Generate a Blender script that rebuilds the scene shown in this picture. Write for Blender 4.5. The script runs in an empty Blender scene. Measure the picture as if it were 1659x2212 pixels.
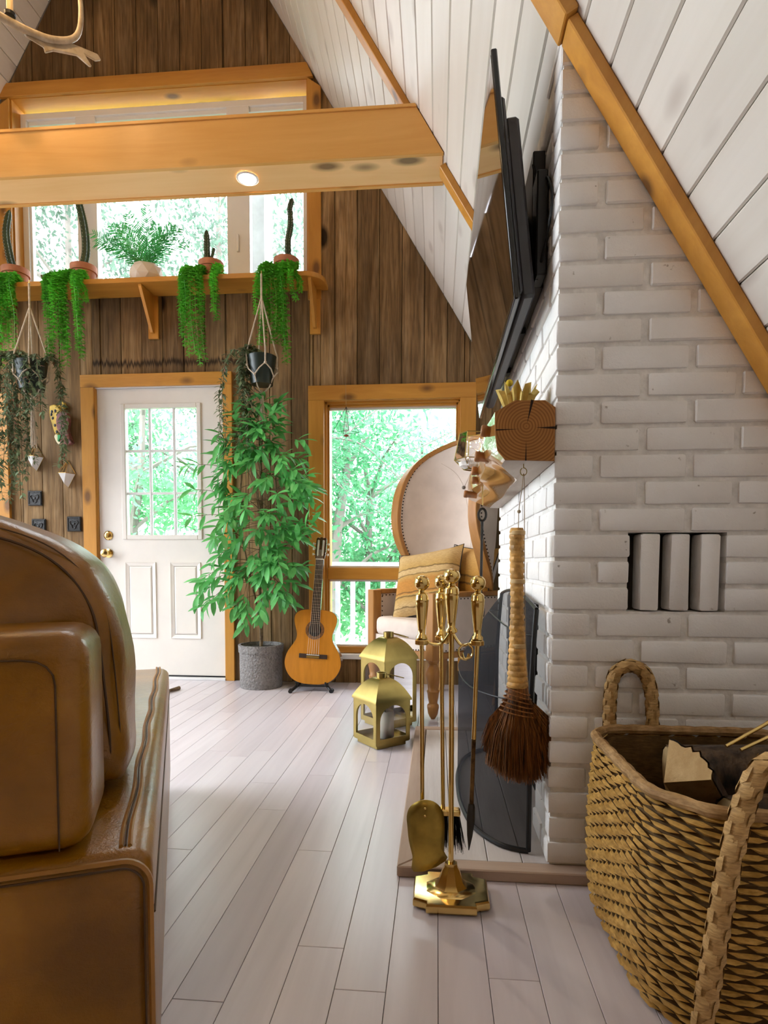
import bpy, bmesh, math, random
from math import sin, cos, pi, radians, sqrt, atan2
from mathutils import Vector, Matrix

SC = bpy.context.scene
COL = SC.collection
R = random.Random(7)

# ------------------------------------------------------------------ camera
F_PX, PSI, PITCH, CAM_H, CY_PX, ROLL = 1300.0, 0.0878, 0.0536, 0.8316, 1285.7, 0.0033
r0 = Vector((cos(PSI), sin(PSI), 0)); fw0 = Vector((-sin(PSI), cos(PSI), 0)); up0 = Vector((0, 0, 1))
fwd = cos(PITCH) * fw0 - sin(PITCH) * up0
upv = cos(PITCH) * up0 + sin(PITCH) * fw0
rgt, upv = cos(ROLL) * r0 + sin(ROLL) * upv, cos(ROLL) * upv - sin(ROLL) * r0
cam_d = bpy.data.cameras.new('camera'); cam = bpy.data.objects.new('camera', cam_d); COL.objects.link(cam)
cam_d.sensor_fit = 'VERTICAL'; cam_d.sensor_height = 36.0
cam_d.lens = F_PX / 2212 * 36.0
cam_d.shift_y = (CY_PX - 1106) / 2212
cam_d.clip_start = 0.05; cam_d.clip_end = 200
mw = Matrix.Identity(4)
for i in range(3):
    mw[i][0] = rgt[i]; mw[i][1] = upv[i]; mw[i][2] = -fwd[i]
mw[0][3], mw[1][3], mw[2][3] = 0, 0, CAM_H
cam.matrix_world = mw
SC.camera = cam

# ------------------------------------------------------------------ sky, exposure
world = bpy.data.worlds.new('overcast_sky'); SC.world = world; world.use_nodes = True
bg = world.node_tree.nodes['Background']
bg.inputs[0].default_value = (0.93, 0.95, 1.04, 1); bg.inputs[1].default_value = 7.0
CH_W = 2.6     # each chandelier bulb, W
PD_W = 9.0    # added fill pendant, unseen behind the viewer, W
vs = SC.view_settings
vs.view_transform = 'Standard'; vs.look = 'None'; vs.exposure = 0.85; vs.gamma = 1.0
vs.use_curve_mapping = False
SC.cycles.use_denoising = True
SC.cycles.max_bounces = 6; SC.cycles.diffuse_bounces = 4; SC.cycles.glossy_bounces = 3
SC.cycles.use_adaptive_sampling = True; SC.cycles.adaptive_threshold = 0.04; SC.cycles.adaptive_min_samples = 16
SC.cycles.transparent_max_bounces = 12; SC.cycles.transmission_bounces = 6
SC.cycles.sample_clamp_indirect = 6.0
SC.cycles.caustics_reflective = False; SC.cycles.caustics_refractive = False

# ------------------------------------------------------------------ room numbers
D = 4.108                      # end wall plane
YB = -2.6                      # rear of the room
SLOPE = 1.667
PHI = math.atan(SLOPE)
def xr(z): return -0.506 - (z - 3.5) / SLOPE
def xl(z): return -2.855 - (4.347 - z) / SLOPE
APZ = 5.881; APX = -1.9345

def area(name, loc, target, sx, sy, power, col):
    l = bpy.data.lights.new(name, 'AREA'); l.shape = 'RECTANGLE'; l.size = sx; l.size_y = sy; l.energy = power; l.color = col
    o = bpy.data.objects.new(name, l); COL.objects.link(o); o.location = loc
    o.rotation_euler = (Vector(target) - Vector(loc)).to_track_quat('-Z', 'Y').to_euler(); return o

# ------------------------------------------------------------------ mesh helpers
class MB:
    def __init__(s): s.v = []; s.f = []
    def add(s, vs, fs):
        n = len(s.v); s.v += [tuple(p) for p in vs]; s.f += [tuple(i + n for i in q) for q in fs]; return s
    def box(s, x0, x1, y0, y1, z0, z1):
        return s.add([(x0,y0,z0),(x1,y0,z0),(x1,y1,z0),(x0,y1,z0),(x0,y0,z1),(x1,y0,z1),(x1,y1,z1),(x0,y1,z1)],
                     [(0,3,2,1),(4,5,6,7),(0,1,5,4),(1,2,6,5),(2,3,7,6),(3,0,4,7)])
    def obox(s, c, ax, ay, az):
        c = Vector(c); ax, ay, az = Vector(ax), Vector(ay), Vector(az)
        P = [c + i*ax + j*ay + k*az for k in (-1,1) for i, j in ((-1,-1),(1,-1),(1,1),(-1,1))]
        return s.add(P, [(0,3,2,1),(4,5,6,7),(0,1,5,4),(1,2,6,5),(2,3,7,6),(3,0,4,7)])
    def prism(s, poly, fn, h0, h1):
        n = len(poly); P = [fn(a, b, h0) for a, b in poly] + [fn(a, b, h1) for a, b in poly]
        return s.add(P, [tuple(range(n))[::-1], tuple(range(n, 2*n))] + [(i, (i+1) % n, n+(i+1) % n, n+i) for i in range(n)])
    def ring(s, loops, closed=True, cap=True):
        n = len(loops[0]); base = len(s.v)
        for L in loops: s.v += [tuple(p) for p in L]
        for a in range(len(loops)-1):
            for i in range(n if closed else n-1):
                j = (i+1) % n
                s.f.append((base+a*n+i, base+a*n+j, base+(a+1)*n+j, base+(a+1)*n+i))
        if cap and closed:
            s.f.append(tuple(base+i for i in range(n))[::-1])
            s.f.append(tuple(base+(len(loops)-1)*n+i for i in range(n)))
        return s
    def tube(s, pts, r, n=8, cap=True, flat=None):
        pts = [Vector(p) for p in pts]; m = len(pts); loops = []
        rr = r if isinstance(r, (list, tuple)) else [r]*m
        t0 = (pts[1]-pts[0]).normalized()
        ref = Vector((0,0,1)) if abs(t0.z) < .9 else Vector((1,0,0))
        u = t0.cross(ref).normalized()
        for i in range(m):
            t = (pts[min(i+1, m-1)] - pts[max(i-1, 0)])
            t = t.normalized() if t.length > 1e-9 else t0
            u = (u - t*u.dot(t)); u = u.normalized() if u.length > 1e-6 else t.orthogonal().normalized()
            w = t.cross(u)
            k = flat if flat else 1.0
            loops.append([pts[i] + rr[i]*(cos(2*pi*j/n)*u + k*sin(2*pi*j/n)*w) for j in range(n)])
        return s.ring(loops, True, cap)
    def lathe(s, prof, n=20, c=(0,0,0), axis=None, cap=True):
        c = Vector(c)
        if axis is None: ex, ey, ez = Vector((1,0,0)), Vector((0,1,0)), Vector((0,0,1))
        else:
            ez = Vector(axis).normalized(); ex = ez.orthogonal().normalized(); ey = ez.cross(ex)
        return s.ring([[c + r*cos(2*pi*j/n)*ex + r*sin(2*pi*j/n)*ey + z*ez for j in range(n)] for r, z in prof], True, cap)
    def ball(s, c, r, nu=12, nv=8, axis=None):
        rx = r if not isinstance(r, (tuple, list)) else None
        c = Vector(c); loops = []
        for k in range(nv+1):
            th = pi*k/nv; q = max(sin(th), .02)
            if rx is not None: loops.append([c+Vector((rx*q*cos(2*pi*j/nu), rx*q*sin(2*pi*j/nu), -rx*cos(th))) for j in range(nu)])
            else: loops.append([c+Vector((r[0]*q*cos(2*pi*j/nu), r[1]*q*sin(2*pi*j/nu), -r[2]*cos(th))) for j in range(nu)])
        return s.ring(loops)
    def build(s, name, mat, parent=None, smooth=False, bevel=0, seg=1, ang=40, subd=0, world=True, kind=None):
        me = bpy.data.meshes.new(name); me.from_pydata(s.v, [], s.f); me.update()
        bm = bmesh.new(); bm.from_mesh(me)
        bmesh.ops.recalc_face_normals(bm, faces=bm.faces)
        if bevel > 0:
            es = [e for e in bm.edges if len(e.link_faces) == 2 and e.calc_face_angle(0) > radians(25)]
            bmesh.ops.bevel(bm, geom=es, offset=bevel, segments=seg, affect='EDGES', profile=.5)
        bm.to_mesh(me); bm.free()
        return mk(name, me, mat, parent, smooth, ang, subd, world, kind)

def mk(name, me, mat, parent=None, smooth=False, ang=40, subd=0, world=True, kind=None):
    o = bpy.data.objects.new(name, me); COL.objects.link(o)
    if isinstance(mat, (list, tuple)):
        for m in mat: me.materials.append(m)
    elif mat and not me.materials: me.materials.append(mat)
    if smooth:
        me.polygons.foreach_set('use_smooth', [True]*len(me.polygons))
        if ang < 180: me.set_sharp_from_angle(angle=radians(ang))
    if subd:
        md = o.modifiers.new('subsurf', 'SUBSURF'); md.levels = subd; md.render_levels = subd
    if parent is not None:
        o.parent = parent
        if world: o.matrix_parent_inverse = chain(parent).inverted()
    if kind: o['kind'] = kind
    return o

def chain(p):
    m = p.matrix_basis.copy()
    if p.parent: m = chain(p.parent) @ p.matrix_parent_inverse @ m
    return m

def thing(name, label, cat, loc=(0,0,0), rotz=0.0, group=None):
    o = bpy.data.objects.new(name, None); COL.objects.link(o); o.empty_display_size = .05
    o.location = loc; o.rotation_euler = (0, 0, rotz); o.matrix_basis = Matrix.Translation(loc) @ Matrix.Rotation(rotz, 4, 'Z')
    return tag(o, label, cat, group)
def tag(o, label, cat, group=None):
    o['label'] = label; o['category'] = cat
    if group: o['group'] = group
    return o
def struct(o): o['kind'] = 'structure'; return o
def inst(src, name, parent=None, mat4=None, world=True):
    o = bpy.data.objects.new(name, src.data); COL.objects.link(o)
    if parent is not None:
        o.parent = parent
        if world: o.matrix_parent_inverse = chain(parent).inverted()
    if mat4 is not None: o.matrix_basis = mat4
    return o
def lerp(a, b, t): return a + (b-a)*t
def bez(P, n=12):
    # Catmull-Rom through the points
    P = [Vector(p) for p in P]; out = []
    for i in range(len(P)-1):
        p0, p1, p2, p3 = P[max(i-1,0)], P[i], P[i+1], P[min(i+2, len(P)-1)]
        for k in range(n):
            t = k/n
            out.append(.5*((2*p1)+(-p0+p2)*t+(2*p0-5*p1+4*p2-p3)*t*t+(-p0+3*p1-3*p2+p3)*t**3))
    out.append(P[-1]); return out

# ------------------------------------------------------------------ materials
class NT:
    def __init__(s, name):
        s.m = bpy.data.materials.new(name); s.m.use_nodes = True; s.t = s.m.node_tree
        s.p = s.t.nodes['Principled BSDF']; s.out = s.t.nodes['Material Output']
    def n(s, ty, **k):
        x = s.t.nodes.new(ty)
        for a, b in k.items(): setattr(x, a, b)
        return x
    def l(s, a, b): s.t.links.new(a, b)
    def pos(s, scale=(1,1,1), rot=(0,0,0), obj=False, rnd=False):
        src = s.n('ShaderNodeTexCoord').outputs['Object'] if obj else s.n('ShaderNodeNewGeometry').outputs['Position']
        if rnd:
            oi = s.n('ShaderNodeObjectInfo'); ml = s.n('ShaderNodeMath', operation='MULTIPLY'); ml.inputs[1].default_value = 17.3
            s.l(oi.outputs['Random'], ml.inputs[0])
            ad = s.n('ShaderNodeVectorMath', operation='ADD'); s.l(src, ad.inputs[0]); s.l(ml.outputs[0], ad.inputs[1]); src = ad.outputs[0]
        if any(rot):
            m0 = s.n('ShaderNodeMapping'); m0.inputs['Rotation'].default_value = rot; s.l(src, m0.inputs[0]); src = m0.outputs[0]
        m1 = s.n('ShaderNodeMapping'); m1.inputs['Scale'].default_value = scale; s.l(src, m1.inputs[0]); return m1.outputs[0]
    def noise(s, vec, scale=5, detail=4, rough=.55, dist=0):
        x = s.n('ShaderNodeTexNoise'); x.inputs['Scale'].default_value = scale; x.inputs['Detail'].default_value = min(detail, 4)
        x.inputs['Roughness'].default_value = rough; x.inputs['Distortion'].default_value = dist
        s.l(vec, x.inputs['Vector']); return x.outputs['Fac']
    def ramp(s, fac, stops):
        x = s.n('ShaderNodeValToRGB'); e = x.color_ramp.elements
        while len(e) < len(stops): e.new(.5)
        for i, (p, c) in enumerate(stops):
            e[i].position = p; e[i].color = (c[0], c[1], c[2], 1) if not isinstance(c, (int, float)) else (c, c, c, 1)
        s.l(fac, x.inputs[0]); return x.outputs['Color']
    def mix(s, fac, a, b, mode='MIX'):
        x = s.n('ShaderNodeMix', data_type='RGBA', blend_type=mode)
        for sock, val in ((x.inputs[0], fac), (x.inputs[6], a), (x.inputs[7], b)):
            if isinstance(val, (int, float)): sock.default_value = val
            elif isinstance(val, tuple): sock.default_value = (*val, 1) if len(val) == 3 else val
            else: s.l(val, sock)
        return x.outputs[2]
    def math(s, op, a, b=0.0, clamp=False):
        x = s.n('ShaderNodeMath', operation=op, use_clamp=clamp)
        for sock, val in ((x.inputs[0], a), (x.inputs[1], b)):
            if isinstance(val, (int, float)): sock.default_value = val
            else: s.l(val, sock)
        return x.outputs[0]
    def bump(s, h, strength=.3, dist=.01):
        x = s.n('ShaderNodeBump'); x.inputs['Strength'].default_value = strength; x.inputs['Distance'].default_value = dist
        s.l(h, x.inputs['Height']); s.l(x.outputs[0], s.p.inputs['Normal'])
    def rnd(s): return s.n('ShaderNodeObjectInfo').outputs['Random']
    def set(s, rough=.5, metal=0, spec=.5, coat=0):
        s.p.inputs['Roughness'].default_value = rough; s.p.inputs['Metallic'].default_value = metal
        s.p.inputs['Specular IOR Level'].default_value = spec; s.p.inputs['Coat Weight'].default_value = coat
    def base(s, c):
        if isinstance(c, tuple): s.p.inputs['Base Color'].default_value = (*c, 1)
        else: s.l(c, s.p.inputs['Base Color'])

def M(name, col, rough=.5, metal=0, var=.12, vs=6, stretch=(1,1,1), bump=0, bs=60, bd=.004, rand=0.0, spec=.5, coat=0, emit=None, subs=None):
    n = NT(name); n.set(rough, metal, spec, coat)
    v = n.pos(stretch, obj=False)
    f = n.noise(v, vs, 4)
    d = tuple(max(0, c*(1-var*2)) for c in col); u = tuple(min(1, c*(1+var)) for c in col)
    c = n.ramp(f, [(.3, d), (.7, u)])
    if rand:
        b = n.ramp(n.rnd(), [(0, 1-rand), (1, 1.0)]); c = n.mix(1.0, c, b, 'MULTIPLY')
    n.base(c)
    if bump: n.bump(n.noise(v, bs, 3), bump, bd)
    if emit:
        n.p.inputs['Emission Color'].default_value = (*emit[0], 1); n.p.inputs['Emission Strength'].default_value = emit[1]
    return n.m

def wood(name, light, dark, axis=(1,1,1), rot=(0,0,0), rough=.45, knots=.85, ks=8, ring=12, rand=.12, knotcol=(.12,.05,.015), bump=.12, coat=0, grain=.55):
    """axis: scale of each coordinate, small along the grain"""
    n = NT(name); n.set(rough, 0, .4, coat)
    v = n.pos(axis, rot, rnd=True)
    g = n.noise(v, ring, 6, .62, .6)
    g2 = n.noise(v, ring*6, 3, .6)
    c = n.ramp(g, [(.30, dark), (.5, tuple(lerp(a,b,grain) for a,b in zip(dark, light))), (.72, light)])
    c = n.mix(n.ramp(g2, [(.35, .22), (.6, 0.0)]), c, dark)
    if rand:
        c = n.mix(1.0, c, n.ramp(n.rnd(), [(0, 1-rand), (1, 1.0)]), 'MULTIPLY')
    if knots:
        kv = n.pos(tuple(a**.32 if a < 1 else a for a in axis), rot, rnd=True)
        vo = n.n('ShaderNodeTexVoronoi'); vo.inputs['Scale'].default_value = ks; vo.inputs['Randomness'].default_value = 1.0
        n.l(kv, vo.inputs['Vector'])
        k = n.ramp(vo.outputs['Distance'], [(.12, 1.0), (.19, .55), (.29, .0)])
        gate = n.ramp(vo.outputs['Color'], [(.50, 0.0), (.55, 1.0)])
        kk = n.math('MULTIPLY', k, gate); kk = n.math('MULTIPLY', kk, knots)
        c = n.mix(kk, c, knotcol)
    n.base(c)
    if bump: n.bump(g2, bump, .003)
    return n.m

TR = SLOPE
orange, orange_d = (.66,.315,.055), (.49,.205,.028)
m_pine_x = wood('honey_pine_along_x', orange, orange_d, (.12,1,1), rough=.38, ks=8, ring=10)
m_pine_z = wood('honey_pine_along_z', orange, orange_d, (1,1,.12), rough=.38, ks=8, ring=10)
m_pine_r = wood('honey_pine_along_rafter', orange, orange_d, (.12,1,1), rot=(0, radians(59), 0), rough=.4, ks=8, ring=10)
m_pine_y = wood('honey_pine_along_y', orange, orange_d, (1,.12,1), rough=.38, ks=8, ring=10)
m_beam = wood('beam_pine', (.84,.46,.135), (.70,.335,.07), (.10,1,1), rough=.4, ks=7, ring=8, rand=.06)
m_ceil = wood('whitewashed_ceiling_board', (.76,.71,.65), (.67,.61,.54), (1,.07,1), rough=.42, knots=.5, ks=8.5, ring=7, rand=.10, knotcol=(.36,.29,.25), bump=.05)

def barn():
    n = NT('weathered_barn_board'); n.set(.82, 0, .25)
    v = n.pos((1,1,.06), rnd=True)
    g = n.noise(v, 14, 8, .68, .9); g2 = n.noise(v, 75, 4, .6); blot = n.noise(n.pos((1,1,.45)), 2.3, 4, .6)
    c = n.ramp(g, [(.24, (.11,.055,.017)), (.48, (.34,.20,.083)), (.76, (.54,.36,.19))])
    c = n.mix(n.ramp(g2, [(.3, .55), (.6, 0.0)]), c, (.03,.017,.008))
    c = n.mix(n.ramp(blot, [(.40, .55), (.62, 0.0)]), c, (.045,.022,.008))
    c = n.mix(1.0, c, n.ramp(n.rnd(), [(0, .58), (1, 1.12)]), 'MULTIPLY')
    vo = n.n('ShaderNodeTexVoronoi'); vo.inputs['Scale'].default_value = 3.2; n.l(n.pos((1,1,.55), rnd=True), vo.inputs['Vector'])
    k = n.math('MULTIPLY', n.ramp(vo.outputs['Distance'], [(.10, .95), (.17, .0)]), n.ramp(vo.outputs['Color'], [(.5, 0.0), (.56, 1.0)]))
    c = n.mix(k, c, (.012,.006,.003))
    # dried tide mark of an old leak over the door, jagged dark line with paler wood above
    sp = n.n('ShaderNodeSeparateXYZ'); ge = n.n('ShaderNodeNewGeometry'); n.l(ge.outputs['Position'], sp.inputs[0])
    jag = n.noise(n.pos((1,0,0)), 46, 6, .85); slow = n.noise(n.pos((1,0,0)), 4, 2)
    line = n.math('ADD', n.math('MULTIPLY', jag, .22), n.math('MULTIPLY', slow, .06))
    zz = n.math('SUBTRACT', n.math('SUBTRACT', sp.outputs['Z'], 2.075), line)
    band = n.ramp(n.math('ABSOLUTE', zz), [(.006, 1.0), (.028, 0.0)])
    gx = n.math('MULTIPLY', n.math('GREATER_THAN', sp.outputs['X'], -2.42), n.math('LESS_THAN', sp.outputs['X'], -1.30))
    c = n.mix(n.math('MULTIPLY', n.math('MULTIPLY', band, gx), .9), c, (.018,.009,.004))
    n.base(c); n.bump(n.mix(.5, g, g2), .45, .004)
    return n.m
m_barn = barn()
m_barn_dark = M('dark_wall_backing', (.02,.013,.008), .9)

def floorm():
    n = NT('whitewashed_floor_board'); n.set(.30, 0, .45)
    v = n.pos((1,.06,1), rnd=True)
    g = n.noise(v, 16, 6, .6, .5)
    c = n.ramp(g, [(.25, (.56,.52,.555)), (.75, (.69,.65,.685))])
    c = n.mix(1.0, c, n.ramp(n.rnd(), [(0, (.86,.84,.86)), (.5, (.97,.95,.95)), (1, (1,1,1))]), 'MULTIPLY')
    n.base(c); n.bump(n.noise(v, 60, 3), .05, .002)
    return n.m
m_floor = floorm()
m_gap = M('dark_floor_gap', (.10,.085,.08), .9)

def brickm():
    n = NT('white_painted_brick'); n.set(.62, 0, .35)
    v = n.pos(rnd=True)
    a = n.noise(v, 9, 4); b = n.noise(n.pos(), 190, 5, .7)
    c = n.ramp(a, [(.3, (.80,.78,.76)), (.7, (.86,.845,.825))])
    pit = n.math('MULTIPLY', n.ramp(n.noise(n.pos(), 55, 2, .5), [(.20, 1.0), (.27, .0)]), .7)
    c = n.mix(pit, c, (.22,.17,.13))
    n.base(c); n.bump(n.mix(.35, n.noise(n.pos(), 38, 5, .65), b), .55, .006); return n.m
m_brick = brickm()
m_mortar = M('painted_mortar', (.79,.77,.74), .75, var=.1, vs=30, bump=.5, bs=90)
m_soot_shade = M('firebox_soot_vent_shade', (.030,.024,.02), .9, bump=.4, bs=30)
m_white = M('white_vinyl', (.80,.79,.78), .4, var=.02)
m_door = M('cream_door_paint', (.80,.755,.69), .42, var=.02)
def glassm(name, col=(.97,1,.99), refl=.07):
    n = NT(name); t = n.t; t.nodes.remove(n.p)
    tr = n.n('ShaderNodeBsdfTransparent'); tr.inputs[0].default_value = (*col, 1)
    gl = n.n('ShaderNodeBsdfGlossy'); gl.inputs['Roughness'].default_value = .02
    fr = n.n('ShaderNodeFresnel'); fr.inputs[0].default_value = 1.35
    mx = n.n('ShaderNodeMixShader'); sc = n.math('MULTIPLY', fr.outputs[0], refl/.035, True)
    n.l(sc, mx.inputs[0]); n.l(tr.outputs[0], mx.inputs[1]); n.l(gl.outputs[0], mx.inputs[2]); n.l(mx.outputs[0], n.out.inputs[0])
    return n.m
m_glass = glassm('window_glass', refl=.03)
m_lglass = glassm('lantern_glass', (.97,.97,.98), .04)
m_brass = M('polished_brass', (.80,.58,.22), .17, 1, var=.05, vs=20)
m_abrass = M('antique_brass', (.40,.30,.095), .32, 1, var=.10, vs=9)
m_black = M('black_metal', (.012,.012,.013), .45, .3)
m_iron = M('dark_iron', (.05,.045,.04), .5, .8, bump=.2)
m_terra = M('terracotta', (.50,.20,.11), .8, var=.12, vs=14)
m_dpot = M('dark_green_plastic', (.012,.022,.016), .35)
m_rope = M('cotton_cord', (.60,.50,.38), .9, var=.12, vs=60, bump=.6, bs=140)
m_soil = M('potting_soil', (.035,.022,.014), .95, bump=.8, bs=60)
def leafm(name, col, trans=.35, rough=.45, var=.25):
    n = NT(name); n.set(rough, 0, .35)
    f = n.noise(n.pos(), 9, 3)
    c = n.ramp(f, [(.3, tuple(x*(1-var) for x in col)), (.7, tuple(min(1,x*(1+var)) for x in col))])
    c = n.mix(1.0, c, n.ramp(n.rnd(), [(0, .62), (1, 1.0)]), 'MULTIPLY'); n.base(c)
    tl = n.n('ShaderNodeBsdfTranslucent'); n.l(c, tl.inputs[0])
    mx = n.n('ShaderNodeMixShader'); mx.inputs[0].default_value = trans
    n.l(n.p.outputs[0], mx.inputs[1]); n.l(tl.outputs[0], mx.inputs[2]); n.l(mx.outputs[0], n.out.inputs[0]); return n.m
m_fern = leafm('fern_leaf', (.20,.74,.07), .4)
m_bamb = leafm('bamboo_leaf', (.16,.56,.16), .35, .4)
m_euca = leafm('dusty_vine_leaf', (.20,.27,.14), .25, .6)
m_euca2 = leafm('pinkish_dry_leaf', (.55,.27,.2), .25, .6)
m_palm = leafm('palm_leaf', (.045,.36,.075), .35, .35)
m_cact = M('cactus_green', (.040,.072,.030), .55, var=.25, vs=25)
m_spine = M('cactus_spine', (.55,.5,.42), .7)
m_bark = M('brown_stem', (.20,.13,.07), .85, var=.3, vs=30, bump=.5)
m_vine = M('dry_vine_stem', (.26,.21,.12), .85)
# ================================================================== ROOM SHELL
def zr(x): return 3.5 - (x + .506)*SLOPE
def zl(x): return 4.347 + (x + 2.855)*SLOPE
def ztop(x): return min(zr(x), zl(x))

# ---- floor
fl = struct(MB().box(-5.5, 1.62, YB-.1, D+.16, -.12, -.012).build('floor', m_gap))
BW = .1012; BX0 = -.1933
kept = MB(); nfl = 0
protos = {}
for k in range(-52, 18):
    x0 = BX0 + k*BW
    if x0 < -5.45 or x0+BW > 1.6: continue
    y = YB + R.uniform(0, .9)*1.2 - 1.0
    while y < D:
        L = R.choice((.92, 1.22, 1.22, 1.22)); y0, y1 = max(y, YB), min(y+L, D+.02); y += L
        if y1 - y0 < .03: continue
        if -2.3 < x0 < .95 and y1 > .75 and nfl < 290:
            o = MB().box(0, BW-.0012, 0, y1-y0-.0012, -.012, 0).build('floor_board', m_floor, fl, bevel=.0008, world=False)
            o.location = (x0, y0, 0); nfl += 1
        else:
            kept.box(x0, x0+BW-.0012, y0, y1-.0012, -.012, 0)
kept.build('floor_board_field', m_floor, fl, kind='stuff')

# ---- end wall with openings
OPEN = [(-2.985, -.872, 2.70, 4.05), (-2.42, -1.462, -.02, 2.055), (-.80, .17, .17, 1.945), (-4.12, -3.15, .17, 1.945)]
def wall_pieces(xs, z0=0.0):
    """yield (xa, xb, za, zb_left, zb_right) free of the openings"""
    for xa, xb in xs:
        cuts = sorted({xa, xb} | {c for o in OPEN for c in o[:2] if xa+.004 < c < xb-.004})
        for a, b in zip(cuts[:-1], cuts[1:]):
            mid = (a+b)/2; holes = sorted((o[2], o[3]) for o in OPEN if o[0] <= mid <= o[1])
            z = z0
            for h0, h1 in holes:
                if h0 > z+.01: yield a, b, z, h0, h0
                z = h1
            ta, tb = ztop(a), ztop(b)
            if a < APX < b: ta = tb = min(ta, tb)
            if min(ta, tb) > z + .005: yield a, b, z, ta, tb
            elif max(ta, tb) > z+.02:
                yield a, b, z, max(ta, z+.002), max(tb, z+.002)
def wall_mb(mb, pc, y0, y1, g=0):
    a, b, z, ta, tb = pc
    return mb.prism([(a+g, z), (b-g, z), (b-g, tb), (a+g, ta)], lambda x, zz, h: (x, h, zz), y0, y1)
mb = MB()
for pc in wall_pieces([(-5.44+.151*i, -5.44+.151*(i+1)) for i in range(47)]): wall_mb(mb, pc, D+.022, D+.15)
wall = struct(mb.build('wall_end', m_barn_dark))
px0 = -.70 - .151*31
for i in range(47):
    for pc in wall_pieces([(px0+.151*i, px0+.151*(i+1))]):
        wall_mb(MB(), pc, D + R.uniform(-.003, .003), D+.022, .0018).build('barn_board', m_barn, wall, bevel=.0015)

# ---- rear gable wall behind the viewer
struct(MB().prism([(xl(0), 0), (xr(0), 0), (APX, APZ)], lambda x, z, h: (x, h, z), YB-.12, YB).build('wall_rear', m_barn))

m_groove = M('shaded_groove', (.34,.28,.23), .8)
# ---- ceiling: two slopes of tongue-and-groove boards
LOPEN = (.75, 3.75, .25, 3.1)     # y0, y1, z0, z1 of the glazing in the left slope
SN, CS = sin(PHI), cos(PHI)
def roofpt(side, s, y, off):
    """s: distance down the slope from the ridge; off: thickness outward"""
    if side > 0: return (APX + s*CS + off*SN, y, APZ - s*SN + off*CS)
    return (APX - s*CS - off*SN, y, APZ - s*SN + off*CS)
def s_of(z): return (APZ - z)/SN
SMAX = s_of(0.0)
def slab(mb, side, s0, s1, y0, y1, o0, o1):
    P = [roofpt(side, s, y, o) for o in (o0, o1) for s, y in ((s0,y0),(s1,y0),(s1,y1),(s0,y1))]
    return mb.add(P, [(0,3,2,1),(4,5,6,7),(0,1,5,4),(1,2,6,5),(2,3,7,6),(3,0,4,7)])
mb = MB(); slab(mb, 1, 0, SMAX, YB-.1, D+.15, .016, .14)
sa, sb = s_of(LOPEN[3]), s_of(LOPEN[2])
for s0, s1, y0, y1 in ((0, sa, YB-.1, D+.15), (sb, SMAX, YB-.1, D+.15), (sa, sb, YB-.1, LOPEN[0]), (sa, sb, LOPEN[1], D+.15)):
    slab(mb, -1, s0, s1, y0, y1, .016, .14)
ceil = struct(mb.build('ceiling', m_groove))
CB = .119
s_ph = s_of(2.10) % CB
s = s_ph
i = 0
while s < SMAX - .02:
    s1 = min(s + CB, SMAX)
    slab(MB(), 1, s+.0012, s1-.0012, YB, D-.002, 0, .017).build('ceiling_board', m_ceil, ceil, bevel=.0045)
    for y0, y1 in (((YB, D-.002),) if (s1 < sa or s > sb) else ((YB, LOPEN[0]), (LOPEN[1], D-.002))):
        slab(MB(), -1, s+.0012, s1-.0012, y0, y1, 0, .017).build('ceiling_board', m_ceil, ceil, bevel=.0045)
    s += CB; i += 1
# left slope glazing bars
w2 = struct(bpy.data.objects.new('window_4', None)); COL.objects.link(w2)
for yy in (LOPEN[0]+.04, lerp(*LOPEN[:2], .333), lerp(*LOPEN[:2], .667), LOPEN[1]-.04):
    slab(MB(), -1, sa, sb, yy-.04, yy+.04, -.01, .08).build('window_bar', m_pine_r, w2)
for s0 in (sa, sb-.08): slab(MB(), -1, s0, s0+.08, LOPEN[0], LOPEN[1], -.015, .08).build('window_bar', m_pine_y, w2)
slab(MB(), -1, sa, sb, LOPEN[0], LOPEN[1], .05, .055).build('pane', m_glass, w2)
# ---- rafter battens on the right slope
def batten(name, y0, y1, s0, s1, th):
    o = slab(MB(), 1, s0, s1, y0, y1, -th, 0).build(name, m_pine_r, None, bevel=.003); return struct(o)
batten('trim_1', 1.515, 1.592, s_of(2.125), SMAX-.02, .028)
batten('trim_2', 1.50, 1.592, s_of(5.2), s_of(2.125), .036)
batten('trim_3', 2.80, 2.875, s_of(5.2), s_of(2.86), .03)
batten('trim_4', 2.80, 2.875, s_of(2.62), s_of(1.3), .03)

m_beam_u_lit = wood('bounce_lit_pine_soffit', (.95,.61,.28), (.86,.51,.20), (.10,1,1), rough=.4, ks=7, ring=7, rand=0)  # beam pine lightened: floor bounce light painted into the underside board
# ---- collar beam with recessed downlight
beam = thing('collar_beam', 'long honey pine box beam crossing the room under the roof', 'beam', (-1.6, 2.86, 2.62))
BZ0, BZ1, BY0, BY1 = 2.625, 2.825, 2.745, 2.978
def bx(z): return xr(z)-.004
lx = -3.7
MB().prism([(lx, BZ0), (bx(BZ0), BZ0), (bx(BZ1), BZ1), (lx, BZ1)], lambda x, z, h: (x, h, z), BY0, BY0+.022).build('front_board', m_beam, beam, bevel=.002)
MB().prism([(lx, BZ0), (bx(BZ0), BZ0), (bx(BZ1), BZ1), (lx, BZ1)], lambda x, z, h: (x, h, z), BY1-.022, BY1).build('rear_board', m_beam, beam, bevel=.002)
MB().box(lx, bx(BZ0)-.005, BY0+.022, BY1-.022, BZ0+.006, BZ0+.026).build('bottom_board', m_beam_u_lit, beam)
MB().box(lx, bx(BZ1)-.005, BY0+.022, BY1-.022, BZ1-.03, BZ1-.008).build('top_board', m_beam, beam)
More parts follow.
